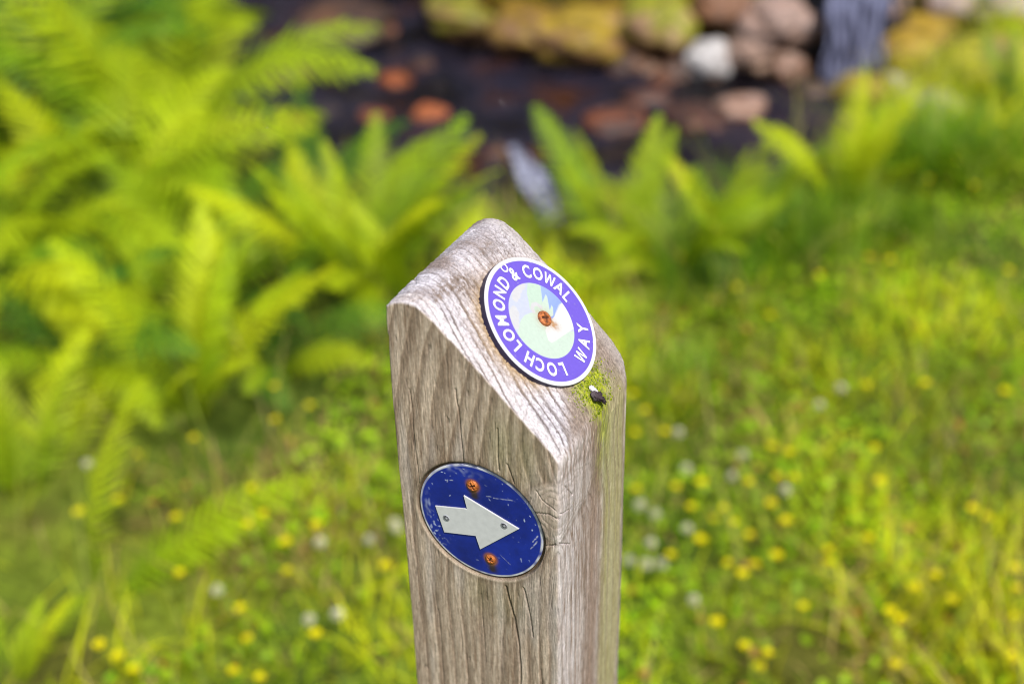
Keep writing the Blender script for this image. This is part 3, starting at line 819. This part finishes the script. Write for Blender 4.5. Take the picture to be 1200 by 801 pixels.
arrow = obj('arrow', arrow_mesh(), M_arrow, plaque)
def rivet(ca, cb):
    nth = 28; prof_ = [(0, .006), (.35, .0055), (.6, .0025), (.72, -.001), (.85, .004), (1.0, .003), (1.12, 0)]
    V = [(0, 0, prof_[0][1])]; R = .0195
    for rr, hh in prof_[1:]:
        for j in range(nth): V.append((R * rr * math.cos(2 * PI * j / nth), R * rr * math.sin(2 * PI * j / nth), hh))
    V = np.array(V); r = np.hypot(V[:, 0], V[:, 1]) / R
    C = mix((.34, .35, .38), (.05, .05, .06), np.exp(-((r - .68) / .2) ** 2))
    C = mix(C, (.03, .03, .035), sstep(.0, .6, (V[:, 1] - V[:, 0] * .4) / R) * (r < .85))  # upper side darkened, shade of the dimple painted in
    F3 = np.array([(0, 1 + j, 1 + (j + 1) % nth) for j in range(nth)])
    F4 = np.array([(1 + i * nth + j, 1 + (i + 1) * nth + j, 1 + (i + 1) * nth + (j + 1) % nth, 1 + i * nth + (j + 1) % nth) for i in range(len(prof_) - 2) for j in range(nth)])
    return obj('rivet', mesh_np('rivet', face_frame(ca + V[:, 0], cb + V[:, 1], h_p + .0078 + V[:, 2]), {3: F3, 4: F4}, C), M_arrow, plaque)
rivet(-.2152, -.0471); rivet(.1531, .0358)
screw_head('screw', face_frame, -.0384, .2476, h_p, .036, plaque, rot=.5, c_hi=(.75, .24, .05), c_lo=(.30, .07, .015))
screw_head('screw', face_frame, .057, -.2551, h_p, .032, plaque, rot=1.1, c_hi=(.75, .24, .05), c_lo=(.30, .07, .015))

# moss cushions on the low corner of the slope
def moss_mesh():
    Vs, Fs, Cs = [], [], []; V, F = ICO1; off = 0
    g = np.random.default_rng(5)
    k = 0
    while k < 1300:
        w = g.normal(.60, .085); s = g.normal(.10, .075)
        if np.hypot(w - DW, s - DS) < .396 or s < -.1 or not .3 < w < .86: continue
        if noise(w * 14, s * 14, 3.) < -.22: continue
        u = max(s, .0) * sv[0]
        if s > .02:
            u_, z_ = s * sv[0], float(prof(s * sv[0], w)); nu, nz = -sv[1], sv[0]
        else:
            u_, z_ = .012, float(prof(.012, w)) + (s - .02) * 1.2; nu, nz = -1, .1
        R = g.uniform(.0024, .0056)
        Q = V * R * g.uniform(.7, 1.25, 3) * (1 + .25 * g.normal(size=(len(V), 1)))
        P = np.array([u_, w, z_]) + np.array([nu, 0, nz]) * R * .05 + Q
        Vs.append(loc(P[:, 0], P[:, 1], P[:, 2])); Fs.append(F + off); off += len(V)
        Cs.append(np.tile(mix((.06, .10, .005), (.30, .35, .012), np.array(g.uniform(0, 1))), (len(V), 1)))
        k += 1
    return mesh_np('moss', np.concatenate(Vs), np.concatenate(Fs), np.concatenate(Cs))
tag(obj('moss', moss_mesh(), M_moss, post), 'bright yellow green moss on the low right corner of the slope')

# bird dropping, stuck on the mossy corner
def dropping():
    V, F = ICO3; Vs, Fs, Cs, off = [], [], [], 0
    g = np.random.default_rng(3)
    # (along w, along slope, out, radii, colour)
    for (a, b, h, ra, rb, rh, c) in [(.0, .0, .018, .030, .040, .022, (.05, .032, .04)), (-.018, .03, .018, .026, .024, .018, (.10, .075, .085)), (.018, -.035, .016, .018, .034, .016, (.025, .016, .022)),
                                     (.035, -.002, .014, .020, .016, .012, (.07, .05, .06)), (.012, .060, .013, .020, .030, .012, (.72, .70, .72)), (.03, .04, .010, .014, .022, .009, (.62, .60, .62)), (-.03, .005, .010, .016, .02, .010, (.04, .03, .03))]:
        d = 1 + .5 * noise(V[:, 0] * 2.2 + a * 90, V[:, 1] * 2.2, V[:, 2] * 2.2) + .3 * noise(V[:, 0] * 5, V[:, 1] * 5 + b * 90, V[:, 2] * 6)
        Q = V * d[:, None] * np.array([ra, rb, rh]) * .82
        s = .05 + .82 * b + Q[:, 1]; hh = .8 * h + Q[:, 2]; w = .556 + .82 * a + Q[:, 0]
        sb = np.clip(s, .0, None)
        u = s * sv[0] - hh * sv[1]; z = s * sv[1] + hh * sv[0]
        Vs.append(loc(u, w, z)); Fs.append(F + off); off += len(V)
        n = noise(V[:, 0] * 5, V[:, 1] * 5, V[:, 2] * 5 + a * 50)
        Cs.append(mix(c, np.array(c) * .4 if c[0] < .3 else (.45, .42, .44), np.clip(.3 + n, 0, 1)))
    P = np.concatenate(Vs)
    Rz = np.array(post.matrix_basis.to_3x3()) if False else None
    th = math.atan2(eX[1], eX[0]); c, s = math.cos(th), math.sin(th)
    Wd = np.c_[P[:, 0] * c - P[:, 1] * s + centre[0], P[:, 0] * s + P[:, 1] * c + centre[1], P[:, 2] + base_z]
    o0 = Wd.mean(0)
    o = obj('bird_dropping', mesh_np('bird_dropping', Wd - o0, np.concatenate(Fs), np.concatenate(Cs)), M_dirt)
    o.location = o0
    tag(o, 'small dark lump with a white tip stuck on the mossy corner of the post', 'dropping')
dropping()

# ------------------------------------------------------------------ ferns
def frond_mesh(seed, e0, e1, npin, wid, droop=.25, side=.0):
    g = np.random.default_rng(seed)
    ns = 60
    s = np.linspace(0, 1, ns); ang = np.radians(e0 + (e1 - e0) * s ** 1.3)
    yaw = side * s ** 1.5
    T = np.stack([np.cos(ang) * np.cos(yaw), np.cos(ang) * np.sin(yaw), np.sin(ang)], -1)
    R = np.concatenate([[[0, 0, 0]], np.cumsum(T[:-1] / (ns - 1), 0)])
    Vs, Fs, Cs = [], [], []; off = 0
    # stalk
    rad = .009 * (1 - .85 * s)
    B = np.stack([-np.sin(yaw), np.cos(yaw), 0 * yaw], -1); Nn = np.cross(T, B)
    ring = np.concatenate([R[:, None] + rad[:, None, None] * (B[:, None] * math.cos(k * 2 * PI / 3) + Nn[:, None] * math.sin(k * 2 * PI / 3)) for k in range(3)], 1)
    Vs.append(ring.reshape(-1, 3))
    for i in range(ns - 1):
        for k in range(3):
            Fs.append((i * 3 + k, (i + 1) * 3 + k, (i + 1) * 3 + (k + 1) % 3, i * 3 + (k + 1) % 3))
    Cs.append(np.tile((1.0, .85, .8), (ns * 3, 1))); off += ns * 3
    nl = 9
    for i in range(npin):
        t = .14 + .85 * (i / (npin - 1)) ** .94
        rel = (t - .14) / .85
        L = wid * (math.sin(PI * min(1, (rel * .9 + .06)) ** .8) ** .75) * g.uniform(.9, 1.08) + .006
        p0 = np.array([np.interp(t, s, R[:, k]) for k in range(3)])
        tt = np.array([np.interp(t, s, T[:, k]) for k in range(3)]); tt /= np.linalg.norm(tt)
        yv = np.array([-math.sin(np.interp(t, s, yaw)), math.cos(np.interp(t, s, yaw)), 0])
        nn = np.cross(tt, yv)
        for sd in (-1, 1):
            fa = math.radians(22 + 30 * rel + g.uniform(-6, 6))
            d = sd * yv * math.cos(fa) + tt * math.sin(fa)
            hw = max(.050 * L, .40 * .62 / npin) * g.uniform(.9, 1.1)
            dr = droop * g.uniform(.5, 1.5)
            q = np.linspace(0, 1, 2 * nl + 1)
            cen = p0 + d * (L * q)[:, None] - nn * (dr * L * q ** 2)[:, None] * -1 * (-1)
            wv = np.cross(nn, d); wv /= np.linalg.norm(wv)
            env = np.sqrt(np.clip(1 - q ** 1.7, 0, 1)) * (1 - .35 * (q < .02))
            tooth = np.where(np.arange(2 * nl + 1) % 2 == 1, 1.0, .45)
            e = hw * env * tooth
            up_ = nn * (.25 * e)[:, None]
            k = len(q)
            Vs.append(np.concatenate([cen, cen + wv * e[:, None] + d * (hw * .35) * (tooth == 1)[:, None] + up_, cen - wv * e[:, None] + d * (hw * .35) * (tooth == 1)[:, None] + up_]))
            for a in range(k - 1):
                Fs.append((off + a, off + a + 1, off + k + a + 1, off + k + a))
                Fs.append((off + a, off + 2 * k + a, off + 2 * k + a + 1, off + a + 1))
            v = g.uniform(.82, 1.12)
            Cs.append(np.tile((v * 1.0, v, v), (3 * k, 1)) * np.concatenate([np.full(k, .92), np.full(2 * k, 1.05)])[:, None])
            off += 3 * k
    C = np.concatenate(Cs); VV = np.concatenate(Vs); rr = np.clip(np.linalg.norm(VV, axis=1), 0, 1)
    C = C * mix((.45, .58, .9), (1.12, 1.08, .9), sstep(.1, .75, rr))  # tips yellower; bases darkened, shade inside the fern painted into the colour
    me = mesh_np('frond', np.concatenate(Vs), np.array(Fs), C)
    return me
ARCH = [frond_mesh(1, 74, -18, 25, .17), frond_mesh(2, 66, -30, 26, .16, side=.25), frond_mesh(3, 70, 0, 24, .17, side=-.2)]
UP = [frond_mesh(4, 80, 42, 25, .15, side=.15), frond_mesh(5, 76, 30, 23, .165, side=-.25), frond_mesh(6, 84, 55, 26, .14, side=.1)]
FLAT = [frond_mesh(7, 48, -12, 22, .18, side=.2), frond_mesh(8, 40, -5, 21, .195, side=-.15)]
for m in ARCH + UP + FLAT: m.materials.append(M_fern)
def variant(ms, mat=None):
    out = []
    for m in ms:
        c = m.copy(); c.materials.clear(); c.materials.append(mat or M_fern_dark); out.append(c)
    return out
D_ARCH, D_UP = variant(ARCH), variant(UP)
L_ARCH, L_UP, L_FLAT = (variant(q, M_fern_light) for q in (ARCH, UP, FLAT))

def fern(px, py, L, n, kinds, label, az=(0, 360), seed=0, tilt=0):
    P = hit(px, py); g = np.random.default_rng(seed + 100)
    r = empty('fern_plant', (P[0], P[1], float(ground(P[0], P[1])) - .01))
    tag(r, label, 'fern', 'ferns along the stream bank')
    for k in range(n):
        a = math.radians(az[0] + (az[1] - az[0]) * (k + g.uniform(.15, .85)) / n)
        o = bpy.data.objects.new('frond', kinds[g.integers(len(kinds))]); link(o, r)
        l = L * g.uniform(.75, 1.1)
        o.scale = (l, l, l)
        o.rotation_euler = (math.radians(g.uniform(-25, 25)), math.radians(g.uniform(-8, 14)), a)
        o.location = (math.cos(a) * .02, math.sin(a) * .02, 0)
    return r
FERNS = [
 (120, 300, .66, 16, ARCH + L_ARCH, 'large fern with long bright arching fronds in the upper left', (0, 360)),
 (-10, 345, .52, 13, L_ARCH + L_FLAT, 'yellow green fern cut by the left edge above mid height', (-90, 180)),
 (425, 350, .44, 22, UP + L_UP + ARCH, 'wide fan of green fern fronds just left of the post top', (-20, 340)),
 (225, 490, .46, 13, L_UP + L_FLAT, 'bright yellow green fern at mid left with fronds spreading right', (-60, 200)),
 (35, 590, .36, 7, L_UP + L_FLAT, 'pale yellow fern leaning in at the left edge below the mid left fern', (20, 200)),
 (105, 715, .38, 3, L_UP + L_FLAT, 'small single fern with one frond reaching right at lower left', (15, 60)),
 (5, 815, .22, 4, L_FLAT + L_UP, 'small fern in the bottom left corner', (0, 150)),
 (722, 300, .36, 7, UP + L_UP, 'slender fern with narrow upright fronds against the stream right behind the post', (60, 200)),
 (785, 322, .36, 15, L_UP + ARCH, 'low clump of light green fern fronds right of the post top by the water', (0, 360)),
 (985, 255, .36, 11, L_UP, 'upright yellow green fern below the waterfall', (0, 360)),
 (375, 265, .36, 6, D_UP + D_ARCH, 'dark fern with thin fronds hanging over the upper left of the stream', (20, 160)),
 (495, 360, .27, 7, L_UP + FLAT, 'small bright fern touching the left shoulder of the post', (0, 360)),
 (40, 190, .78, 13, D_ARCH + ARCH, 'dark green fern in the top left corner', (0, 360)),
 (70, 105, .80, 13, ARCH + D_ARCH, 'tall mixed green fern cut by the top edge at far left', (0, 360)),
 (190, 120, .72, 13, ARCH + UP, 'tall fern at the back of the left bank reaching the top edge', (0, 360)),
 (205, 215, .78, 14, ARCH + UP, 'tall fern with feathery fronds reaching the top edge beside the stream', (0, 360)),
 (310, 440, .34, 8, ARCH + D_ARCH, 'half shaded fern between the mid left fern and the post', (0, 360)),
 (255, 365, .46, 9, D_ARCH + ARCH, 'darker fern behind the mid left fern', (0, 360)),
 (95, 440, .44, 8, D_ARCH + ARCH, 'shaded fern in front of the large upper left fern', (0, 360)),
 (860, 300, .28, 8, L_UP + UP, 'short fern clump between the light green clump and the upright fern', (0, 360)),
 (1185, 140, .28, 8, D_UP, 'dark green fern at the right edge near the top', (0, 360)),
 (600, 352, .17, 8, L_FLAT + UP, 'low yellow green fern directly behind the ridge of the post', (0, 360)),
]
for i, (px, py, L, n, kinds, lab, az) in enumerate(FERNS):
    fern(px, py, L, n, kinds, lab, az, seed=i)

# ------------------------------------------------------------------ grass
def blades(P, H, Wd, az, lean, curl, cols, nseg=3):
    """vectorised grass blades"""
    m = len(P); k = nseg + 1
    t = np.linspace(0, 1, k)
    dirx = np.stack([np.cos(az), np.sin(az), 0 * az], -1); side = np.stack([-np.sin(az), np.cos(az), 0 * az], -1)
    hor = (lean[:, None] * t + curl[:, None] * t ** 2) * H[:, None]
    ver = np.sqrt(np.clip(1 - .35 * (lean[:, None] * t + curl[:, None] * t) ** 2, .1, 1)) * t * H[:, None]
    cen = P[:, None] + dirx[:, None] * hor[..., None]; cen[..., 2] += ver
    wt = (1 - t ** 2.2) * .5 * Wd[:, None] + .0002
    Lf = cen - side[:, None] * wt[..., None]; Rt = cen + side[:, None] * wt[..., None]
    V = np.stack([Lf, Rt], 2).reshape(m, 2 * k, 3)
    f = np.array([(2 * i, 2 * i + 1, 2 * i + 3, 2 * i + 2) for i in range(nseg)])
    F = (np.arange(m) * 2 * k)[:, None, None] + f[None]
    C = np.repeat(cols[:, None], 2 * k, 1) * np.repeat((.26 + .84 * t ** .9), 2)[None, :, None]  # blades darken to the base, shade of the turf gaps painted in
    return V.reshape(-1, 3), F.reshape(-1, 4), C.reshape(-1, 3)

def scatter(n, y0, y1, margin=.55):
    y = np.sqrt(rng.uniform(y0 ** 2, y1 ** 2, n))
    x = rng.uniform(-1, 1, n) * (y * .50 + margin)
    return x, y
def fern_shade(x, y):
    m = np.zeros(len(x))
    for (px, py, L, *_r) in FERNS:
        P = hit(px, py); m = np.maximum(m, np.exp(-((x - P[0]) ** 2 + (y - P[1]) ** 2) / (.55 * L) ** 2))
    return m
def grass():
    x, y = scatter(105000, .75, 4.9)
    e = ye(x)
    keep = (y < e + rng.uniform(0, .35, len(x))) | ((y > yf(x) + .3) & (rng.uniform(size=len(x)) < .5))
    dpost = np.hypot(x - centre[0], y - centre[1]); keep &= dpost > .09
    fs = fern_shade(x, y); keep &= rng.uniform(size=len(x)) > .93 * np.clip(fs * 1.5, 0, 1)
    keep &= rng.uniform(size=len(x)) > .75 * sstep(.05, .45, noise(x * 3.5, y * 3.5, 6.) + .4 * noise(x * 11, y * 11, 1.))
    xf = rng.uniform(-1.4, 3.2, 15000); yy = yf(xf) + .12 + rng.uniform(0, 1, 15000) ** 1.3 * 1.5
    kf = noise(xf * 2.6, yy * 2.6, 4.4) + .6 * noise(xf * 8, yy * 8, 1.4) > -.02
    kf &= ~((np.abs(xf - 1.27) < .24) & (yy < 5.6))
    x = np.concatenate([x[keep], xf[kf]]); y = np.concatenate([y[keep], yy[kf]]); m = len(x)
    P = np.c_[x, y, ground(x, y) - .004]
    n1 = fbm(x * 2.1, y * 2.1, .7); n2 = noise(x * 6, y * 6, 5.); n3 = fbm(x * 1.2 + 4, y * 1.2, 2.)
    H = np.clip(.055 + .05 * n1 + .03 * n3, .02, .14) * rng.uniform(.5, 1.5, m)
    H *= 1 + .25 * sstep(2.6, 3.4, y) * sstep(-.2, .4, x)
    Wd = rng.uniform(.0022, .0050, m)
    c = mix((.32, .54, .008), (.84, .86, .014), np.clip(.5 + .7 * n1 + .35 * n2 + rng.normal(0, .25, m), 0, 1))
    c = mix(c, (.19, .33, .014), sstep(.1, .7, n3 + rng.normal(0, .2, m)) * .6)
    brown = np.zeros(m)
    for px, py, rad in [(250, 580, .26), (430, 480, .20), (60, 690, .14), (1000, 775, .12), (1190, 525, .16), (880, 480, .12), (330, 680, .12), (750, 300, .14)]:
        q = hit(px, py); brown = np.maximum(brown, np.exp(-((x - q[0]) ** 2 + (y - q[1]) ** 2) / rad ** 2))
    c = mix(c, c * np.array([.62, .48, .6]), brown * .7)
    dry = rng.uniform(size=m) < (.55 * brown + .07 + .26 * sstep(.12, .5, -n2 * .8 + .5 * n3))
    c[dry] = mix((.66, .52, .24), (.52, .30, .17), rng.uniform(0, 1, dry.sum()))
    c *= (rng.uniform(.6, 1.3, m) * np.clip(1 + .55 * noise(x * 4.5, y * 4.5, 3.3), .45, 1.4))[:, None]
    far = y > yf(x); H[far] = rng.uniform(.05, .13, far.sum())
    c[far] = mix((.34, .36, .012), (.66, .40, .014), rng.uniform(0, 1, far.sum()))
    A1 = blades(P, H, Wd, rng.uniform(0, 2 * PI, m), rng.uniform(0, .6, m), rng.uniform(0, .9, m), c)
    # longer seed-stalk blades and straws
    x, y = scatter(1900, 1.0, 3.9); k = y < ye(x) + .2; x, y = x[k], y[k]; m2 = len(x)
    P = np.c_[x, y, ground(x, y)]
    c2 = mix((.28, .40, .015), (.58, .48, .2), rng.uniform(0, 1, m2) ** 1.5)
    B1 = blades(P, rng.uniform(.12, .26, m2), rng.uniform(.0015, .0035, m2), rng.uniform(0, 2 * PI, m2), rng.uniform(.1, .7, m2), rng.uniform(0, .9, m2), c2, 3)
    V = np.concatenate([A1[0], B1[0]]); F = np.concatenate([A1[1], B1[1] + len(A1[0])]); C = np.concatenate([A1[2], B1[2]])
    return mesh_np('grass', V, F, C)
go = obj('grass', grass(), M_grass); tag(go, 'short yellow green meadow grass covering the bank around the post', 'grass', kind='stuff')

def ground_leaves():
    """small round leaves (clover, tormentil) knitted through the turf"""
    n = 30000
    x, y = scatter(n, .9, 4.0); k = (y < ye(x) + .15) & (noise(x * 2.5, y * 2.5, 9.) + rng.normal(0, .25, n) > -.15) & (fern_shade(x, y) < .35)
    x, y = x[k], y[k]; m = len(x)
    P = np.c_[x, y, ground(x, y) + rng.uniform(.015, .06, m)]
    R = rng.uniform(.004, .010, m); az = rng.uniform(0, 2 * PI, m)
    tl = rng.uniform(0, .7, m); ta = rng.uniform(0, 2 * PI, m)
    nrm = np.stack([np.sin(tl) * np.cos(ta), np.sin(tl) * np.sin(ta), np.cos(tl)], -1)
    a = np.cross(nrm, np.stack([np.cos(az), np.sin(az), 0 * az], -1)); a /= np.linalg.norm(a, axis=1)[:, None]; b = np.cross(nrm, a)
    th = np.arange(7) * 2 * PI / 7
    ring = P[:, None] + R[:, None, None] * (a[:, None] * np.cos(th)[None, :, None] + .8 * b[:, None] * np.sin(th)[None, :, None])
    V = np.concatenate([P[:, None] - nrm[:, None] * (R * .2)[:, None, None], ring], 1)
    f = np.array([(0, 1 + i, 1 + (i + 1) % 7) for i in range(7)])
    F = (np.arange(m) * 8)[:, None, None] + f[None]
    c = mix((.17, .35, .010), (.38, .54, .012), rng.uniform(0, 1, m)) * np.clip(1 + .5 * noise(x * 4.5, y * 4.5, 3.3), .5, 1.4)[:, None]
    red = rng.uniform(size=m) < .05; c[red] = (.38, .17, .05)
    return mesh_np('ground_leaves', V.reshape(-1, 3), F.reshape(-1, 3), np.repeat(c, 8, 0))
o = obj('ground_cover', ground_leaves(), M_grass); tag(o, 'tiny round green leaves knitted through the turf', 'ground cover', kind='stuff')

def tussock(px, py, n, H, spread, label, seed):
    P0 = hit(px, py); g = np.random.default_rng(seed)
    a = g.uniform(0, 2 * PI, n); r = spread * np.sqrt(g.uniform(0, 1, n)) * .35
    P = np.c_[np.cos(a) * r, np.sin(a) * r, np.full(n, -.01)]
    az = a + g.normal(0, .6, n)
    V, F, C = blades(P, H * g.uniform(.5, 1.1, n), g.uniform(.003, .0055, n), az, g.uniform(.05, .5, n), g.uniform(.1, .9, n), np.tile((1., 1, 1), (n, 1)) * g.uniform(.7, 1.35, n)[:, None], 5)
    o = obj('grass_tussock', mesh_np('grass_tussock', V, F, C), M_tuss)
    o.location = (P0[0], P0[1], float(ground(P0[0], P0[1])))
    tag(o, label, 'grass tussock', 'grass tussocks on the right bank')
for i, t in enumerate([
 (905, 300, 260, .19, .28, 'deep green grass tussock just left of the upright yellow green fern'),
 (1020, 285, 220, .16, .28, 'grass tussock at the foot of the upright yellow green fern on its right'),
 (1140, 215, 300, .20, .4, 'large dark grass tussock at the right edge below the mossy boulder'),
 (845, 350, 180, .12, .3, 'low grass tussock in front of the light green fern clump'),
 (960, 330, 160, .11, .3, 'small grass tussock in front of the deep green tussock'),
 (1090, 190, 200, .17, .3, 'grass tussock under the grey bank stone'),
 (815, 470, 160, .11, .25, 'isolated small grass tussock right of the post at mid height')]):
    tussock(*t, seed=50 + i)

# ------------------------------------------------------------------ flowers
def flower_parts(kind, g):
    """one small flower: head at the origin's height H above the ground, stem below; single mesh with vertex colours"""
    V, F3, C = [], [], []
    def add(v, f, c):
        o = len(V); V.extend(v); F3.extend([tuple(i + o for i in t) for t in f]); C.extend(c)
    H = g.uniform(.06, .12); bx, by = g.normal(0, .012, 2)
    # stem
    k = 6; st = []
    for i in range(k):
        t = i / (k - 1)
        for q in range(3):
            st.append((bx * t * t + .0009 * math.cos(q * 2.1), by * t * t + .0009 * math.sin(q * 2.1), H * t))
    f = []
    for i in range(k - 1):
        for q in range(3):
            a, b = i * 3 + q, i * 3 + (q + 1) % 3
            f += [(a, b, b + 3), (a, b + 3, a + 3)]
    add(st, f, [(.10, .19, .02)] * len(st))
    if kind == 'yellow':
        R = g.uniform(.0075, .0108); cup = g.uniform(.15, .5)
        for p in range(5):
            a0 = p * 2 * PI / 5 + g.uniform(-.1, .1)
            pv = [(bx, by, H)]
            for t in np.linspace(-.62, .62, 7):
                rr = R * (1.0 - .25 * abs(t / .62) ** 3)
                pv.append((bx + rr * math.cos(a0 + t), by + rr * math.sin(a0 + t), H + cup * rr))
            for t in (-.5, 0, .5):
                pass
            add(pv, [(0, i, i + 1) for i in range(1, 7)], [(.72, .58, .002)] + [(.92, .82, .004)] * 7)
        v, f = ICO1
        add([tuple(np.array((bx, by, H + .0012)) + x * np.array((.0022, .0022, .0016))) for x in v], [tuple(t) for t in f], [(.55, .36, .01)] * len(v))
    else:
        R = g.uniform(.0070, .0100)
        nfl = 46
        for i in range(nfl):
            zf = 1 - 1.55 * (i + .5) / nfl; rf = math.sqrt(max(0, 1 - zf * zf)); a = i * 2.399963
            d = np.array((rf * math.cos(a), rf * math.sin(a), zf)); tng = np.cross(d, (.3, .2, 1)); tng /= np.linalg.norm(tng); bt = np.cross(d, tng)
            c0 = np.array((bx, by, H)) + d * R * .35; tip = np.array((bx, by, H)) + d * R * g.uniform(.85, 1.12) + np.array((0, 0, R * .15))
            w = R * .17
            v = [c0 + tng * w * .6, c0 - tng * w * .6, c0 + bt * w * .6, tip + tng * w, tip - tng * w * .7 + bt * w * .7, tip - bt * w]
            cc = (.86, .84, .66) if zf > -.25 else (.70, .68, .55)
            add([tuple(x) for x in v], [(0, 1, 4), (0, 4, 3), (1, 2, 5), (1, 5, 4), (2, 0, 3), (2, 3, 5), (3, 4, 5)], [(.50, .52, .34)] * 3 + [cc] * 3)
    me = mesh_np('flower', np.array(V), np.array(F3), np.array(C))
    me.materials.append(M_petal)
    return me, H, bx, by
_g = np.random.default_rng(21)
YV = [flower_parts('yellow', _g) for _ in range(6)]; WV = [flower_parts('white', _g) for _ in range(5)]
TR = lambda L: [(600 + a / 2, b / 2) for a, b in L]
BRq = lambda L: [(600 + a / 2, 400 + b / 2) for a, b in L]
BLq = lambda L: [(a / 2, 400 + b / 2) for a, b in L]
yel = TR([(1153, 288), (1040, 378), (1083, 437), (1165, 637), (885, 613), (835, 608), (722, 643), (810, 440), (977, 420), (478, 538), (293, 530), (310, 575), (605, 745), (527, 675), (1140, 730)]) \
    + BRq([(970, 98), (1157, 118), (315, 162), (360, 213), (830, 105), (850, 248), (862, 330), (445, 333), (622, 320), (662, 318), (385, 342), (290, 347), (555, 330), (608, 382), (420, 388), (498, 395), (475, 418), (518, 425), (643, 422), (442, 467), (557, 457), (372, 502), (507, 523), (570, 523), (540, 545), (620, 505), (740, 490), (742, 520), (835, 465), (993, 547), (942, 580), (1180, 533), (1180, 580), (1032, 607), (1180, 650), (683, 623), (887, 630), (912, 655), (545, 713), (600, 730), (580, 765), (900, 755), (1175, 743), (480, 660), (610, 245), (650, 260), (285, 125), (290, 215), (1080, 395), (1115, 415)]) \
    + BLq([(645, 108), (645, 185), (727, 153), (455, 228), (278, 375), (185, 400), (412, 412), (582, 432), (617, 408), (590, 345), (742, 430), (670, 470), (675, 540), (422, 545), (563, 628), (580, 697), (740, 687), (277, 742), (315, 772), (548, 775), (610, 790), (320, 268), (235, 715), (905, 530)])
whi = BRq([(770, 112), (525, 275), (540, 268), (495, 315), (515, 318), (545, 225), (408, 300), (425, 253), (390, 215), (350, 190), (300, 385), (320, 345), (335, 405), (355, 398), (410, 440), (300, 465), (325, 475), (350, 480), (315, 525), (380, 535), (350, 525), (305, 572), (275, 515), (530, 80), (720, 150), (1000, 690), (425, 610), (590, 340), (640, 350), (985, 700)]) \
    + BLq([(750, 475), (700, 500), (865, 465), (910, 437), (930, 440), (495, 545), (510, 585), (708, 625), (725, 655), (795, 612), (790, 640), (455, 680), (205, 290), (895, 432), (925, 428), (860, 478)])
def plant_flower(px, py, var, name, cat, label, group):
    me, H, bx, by = var
    P = hit(px, py, H)
    rz = random.uniform(0, 6.28)
    o = bpy.data.objects.new(name, me); link(o)
    hx, hy = bx * math.cos(rz) - by * math.sin(rz), bx * math.sin(rz) + by * math.cos(rz)
    x, y = P[0] - hx, P[1] - hy
    o.location = (x, y, float(ground(x, y)))
    o.rotation_euler = (0, 0, rz)
    tag(o, label, cat, group)
def where(px): return 'right of the post' if px > 600 else 'left of the post'
for i, (px, py) in enumerate(yel):
    s = where(px)
    plant_flower(px, py, YV[i % 6], 'buttercup', 'flower', 'small yellow buttercup flower in the grass ' + s, 'yellow flowers in the grass ' + s)
for i, (px, py) in enumerate(whi):
    if i % 2 == 1: continue
    s = where(px)
    plant_flower(px, py, WV[i % 5], 'clover_flower', 'flower', 'round white clover flower in the grass ' + s, 'white clover flowers in the grass ' + s)

# ------------------------------------------------------------------ light
world = bpy.data.worlds.new('World'); scene.world = world; world.use_nodes = True
nt = world.node_tree
sky = nt.nodes.new('ShaderNodeTexSky'); sky.sky_type = 'NISHITA'; sky.sun_disc = False
sun_dir = Vector((.24, -.48, .85)).normalized()
elev = math.asin(sun_dir.z); azim = math.atan2(sun_dir.x, sun_dir.y)
sky.sun_elevation = elev; sky.sun_rotation = azim
sky.air_density = 1.0; sky.dust_density = 3.0; sky.ozone_density = 1.0
bg = nt.nodes['Background']; bg.inputs['Strength'].default_value = .13
nt.links.new(sky.outputs[0], bg.inputs['Color'])
sl = bpy.data.lights.new('sun', 'SUN'); sl.energy = 5.0; sl.angle = math.radians(3); sl.color = (1, .965, .92)
so = bpy.data.objects.new('sun', sl); link(so)
so.rotation_euler = sun_dir.to_track_quat('Z', 'Y').to_euler()
so.location = (2, 0, 5)

scene.view_settings.view_transform = 'Standard'
scene.view_settings.look = 'None'
scene.view_settings.exposure = 0
scene.view_settings.gamma = 1
scene.render.engine = 'CYCLES'
scene.cycles.use_denoising = True
scene.cycles.denoiser = 'OPENIMAGEDENOISE'
scene.cycles.denoising_prefilter = 'ACCURATE'
scene.cycles.pixel_filter_type = 'BLACKMAN_HARRIS'
scene.cycles.filter_width = 1.0
scene.cycles.max_bounces = 8
scene.cycles.transparent_max_bounces = 8
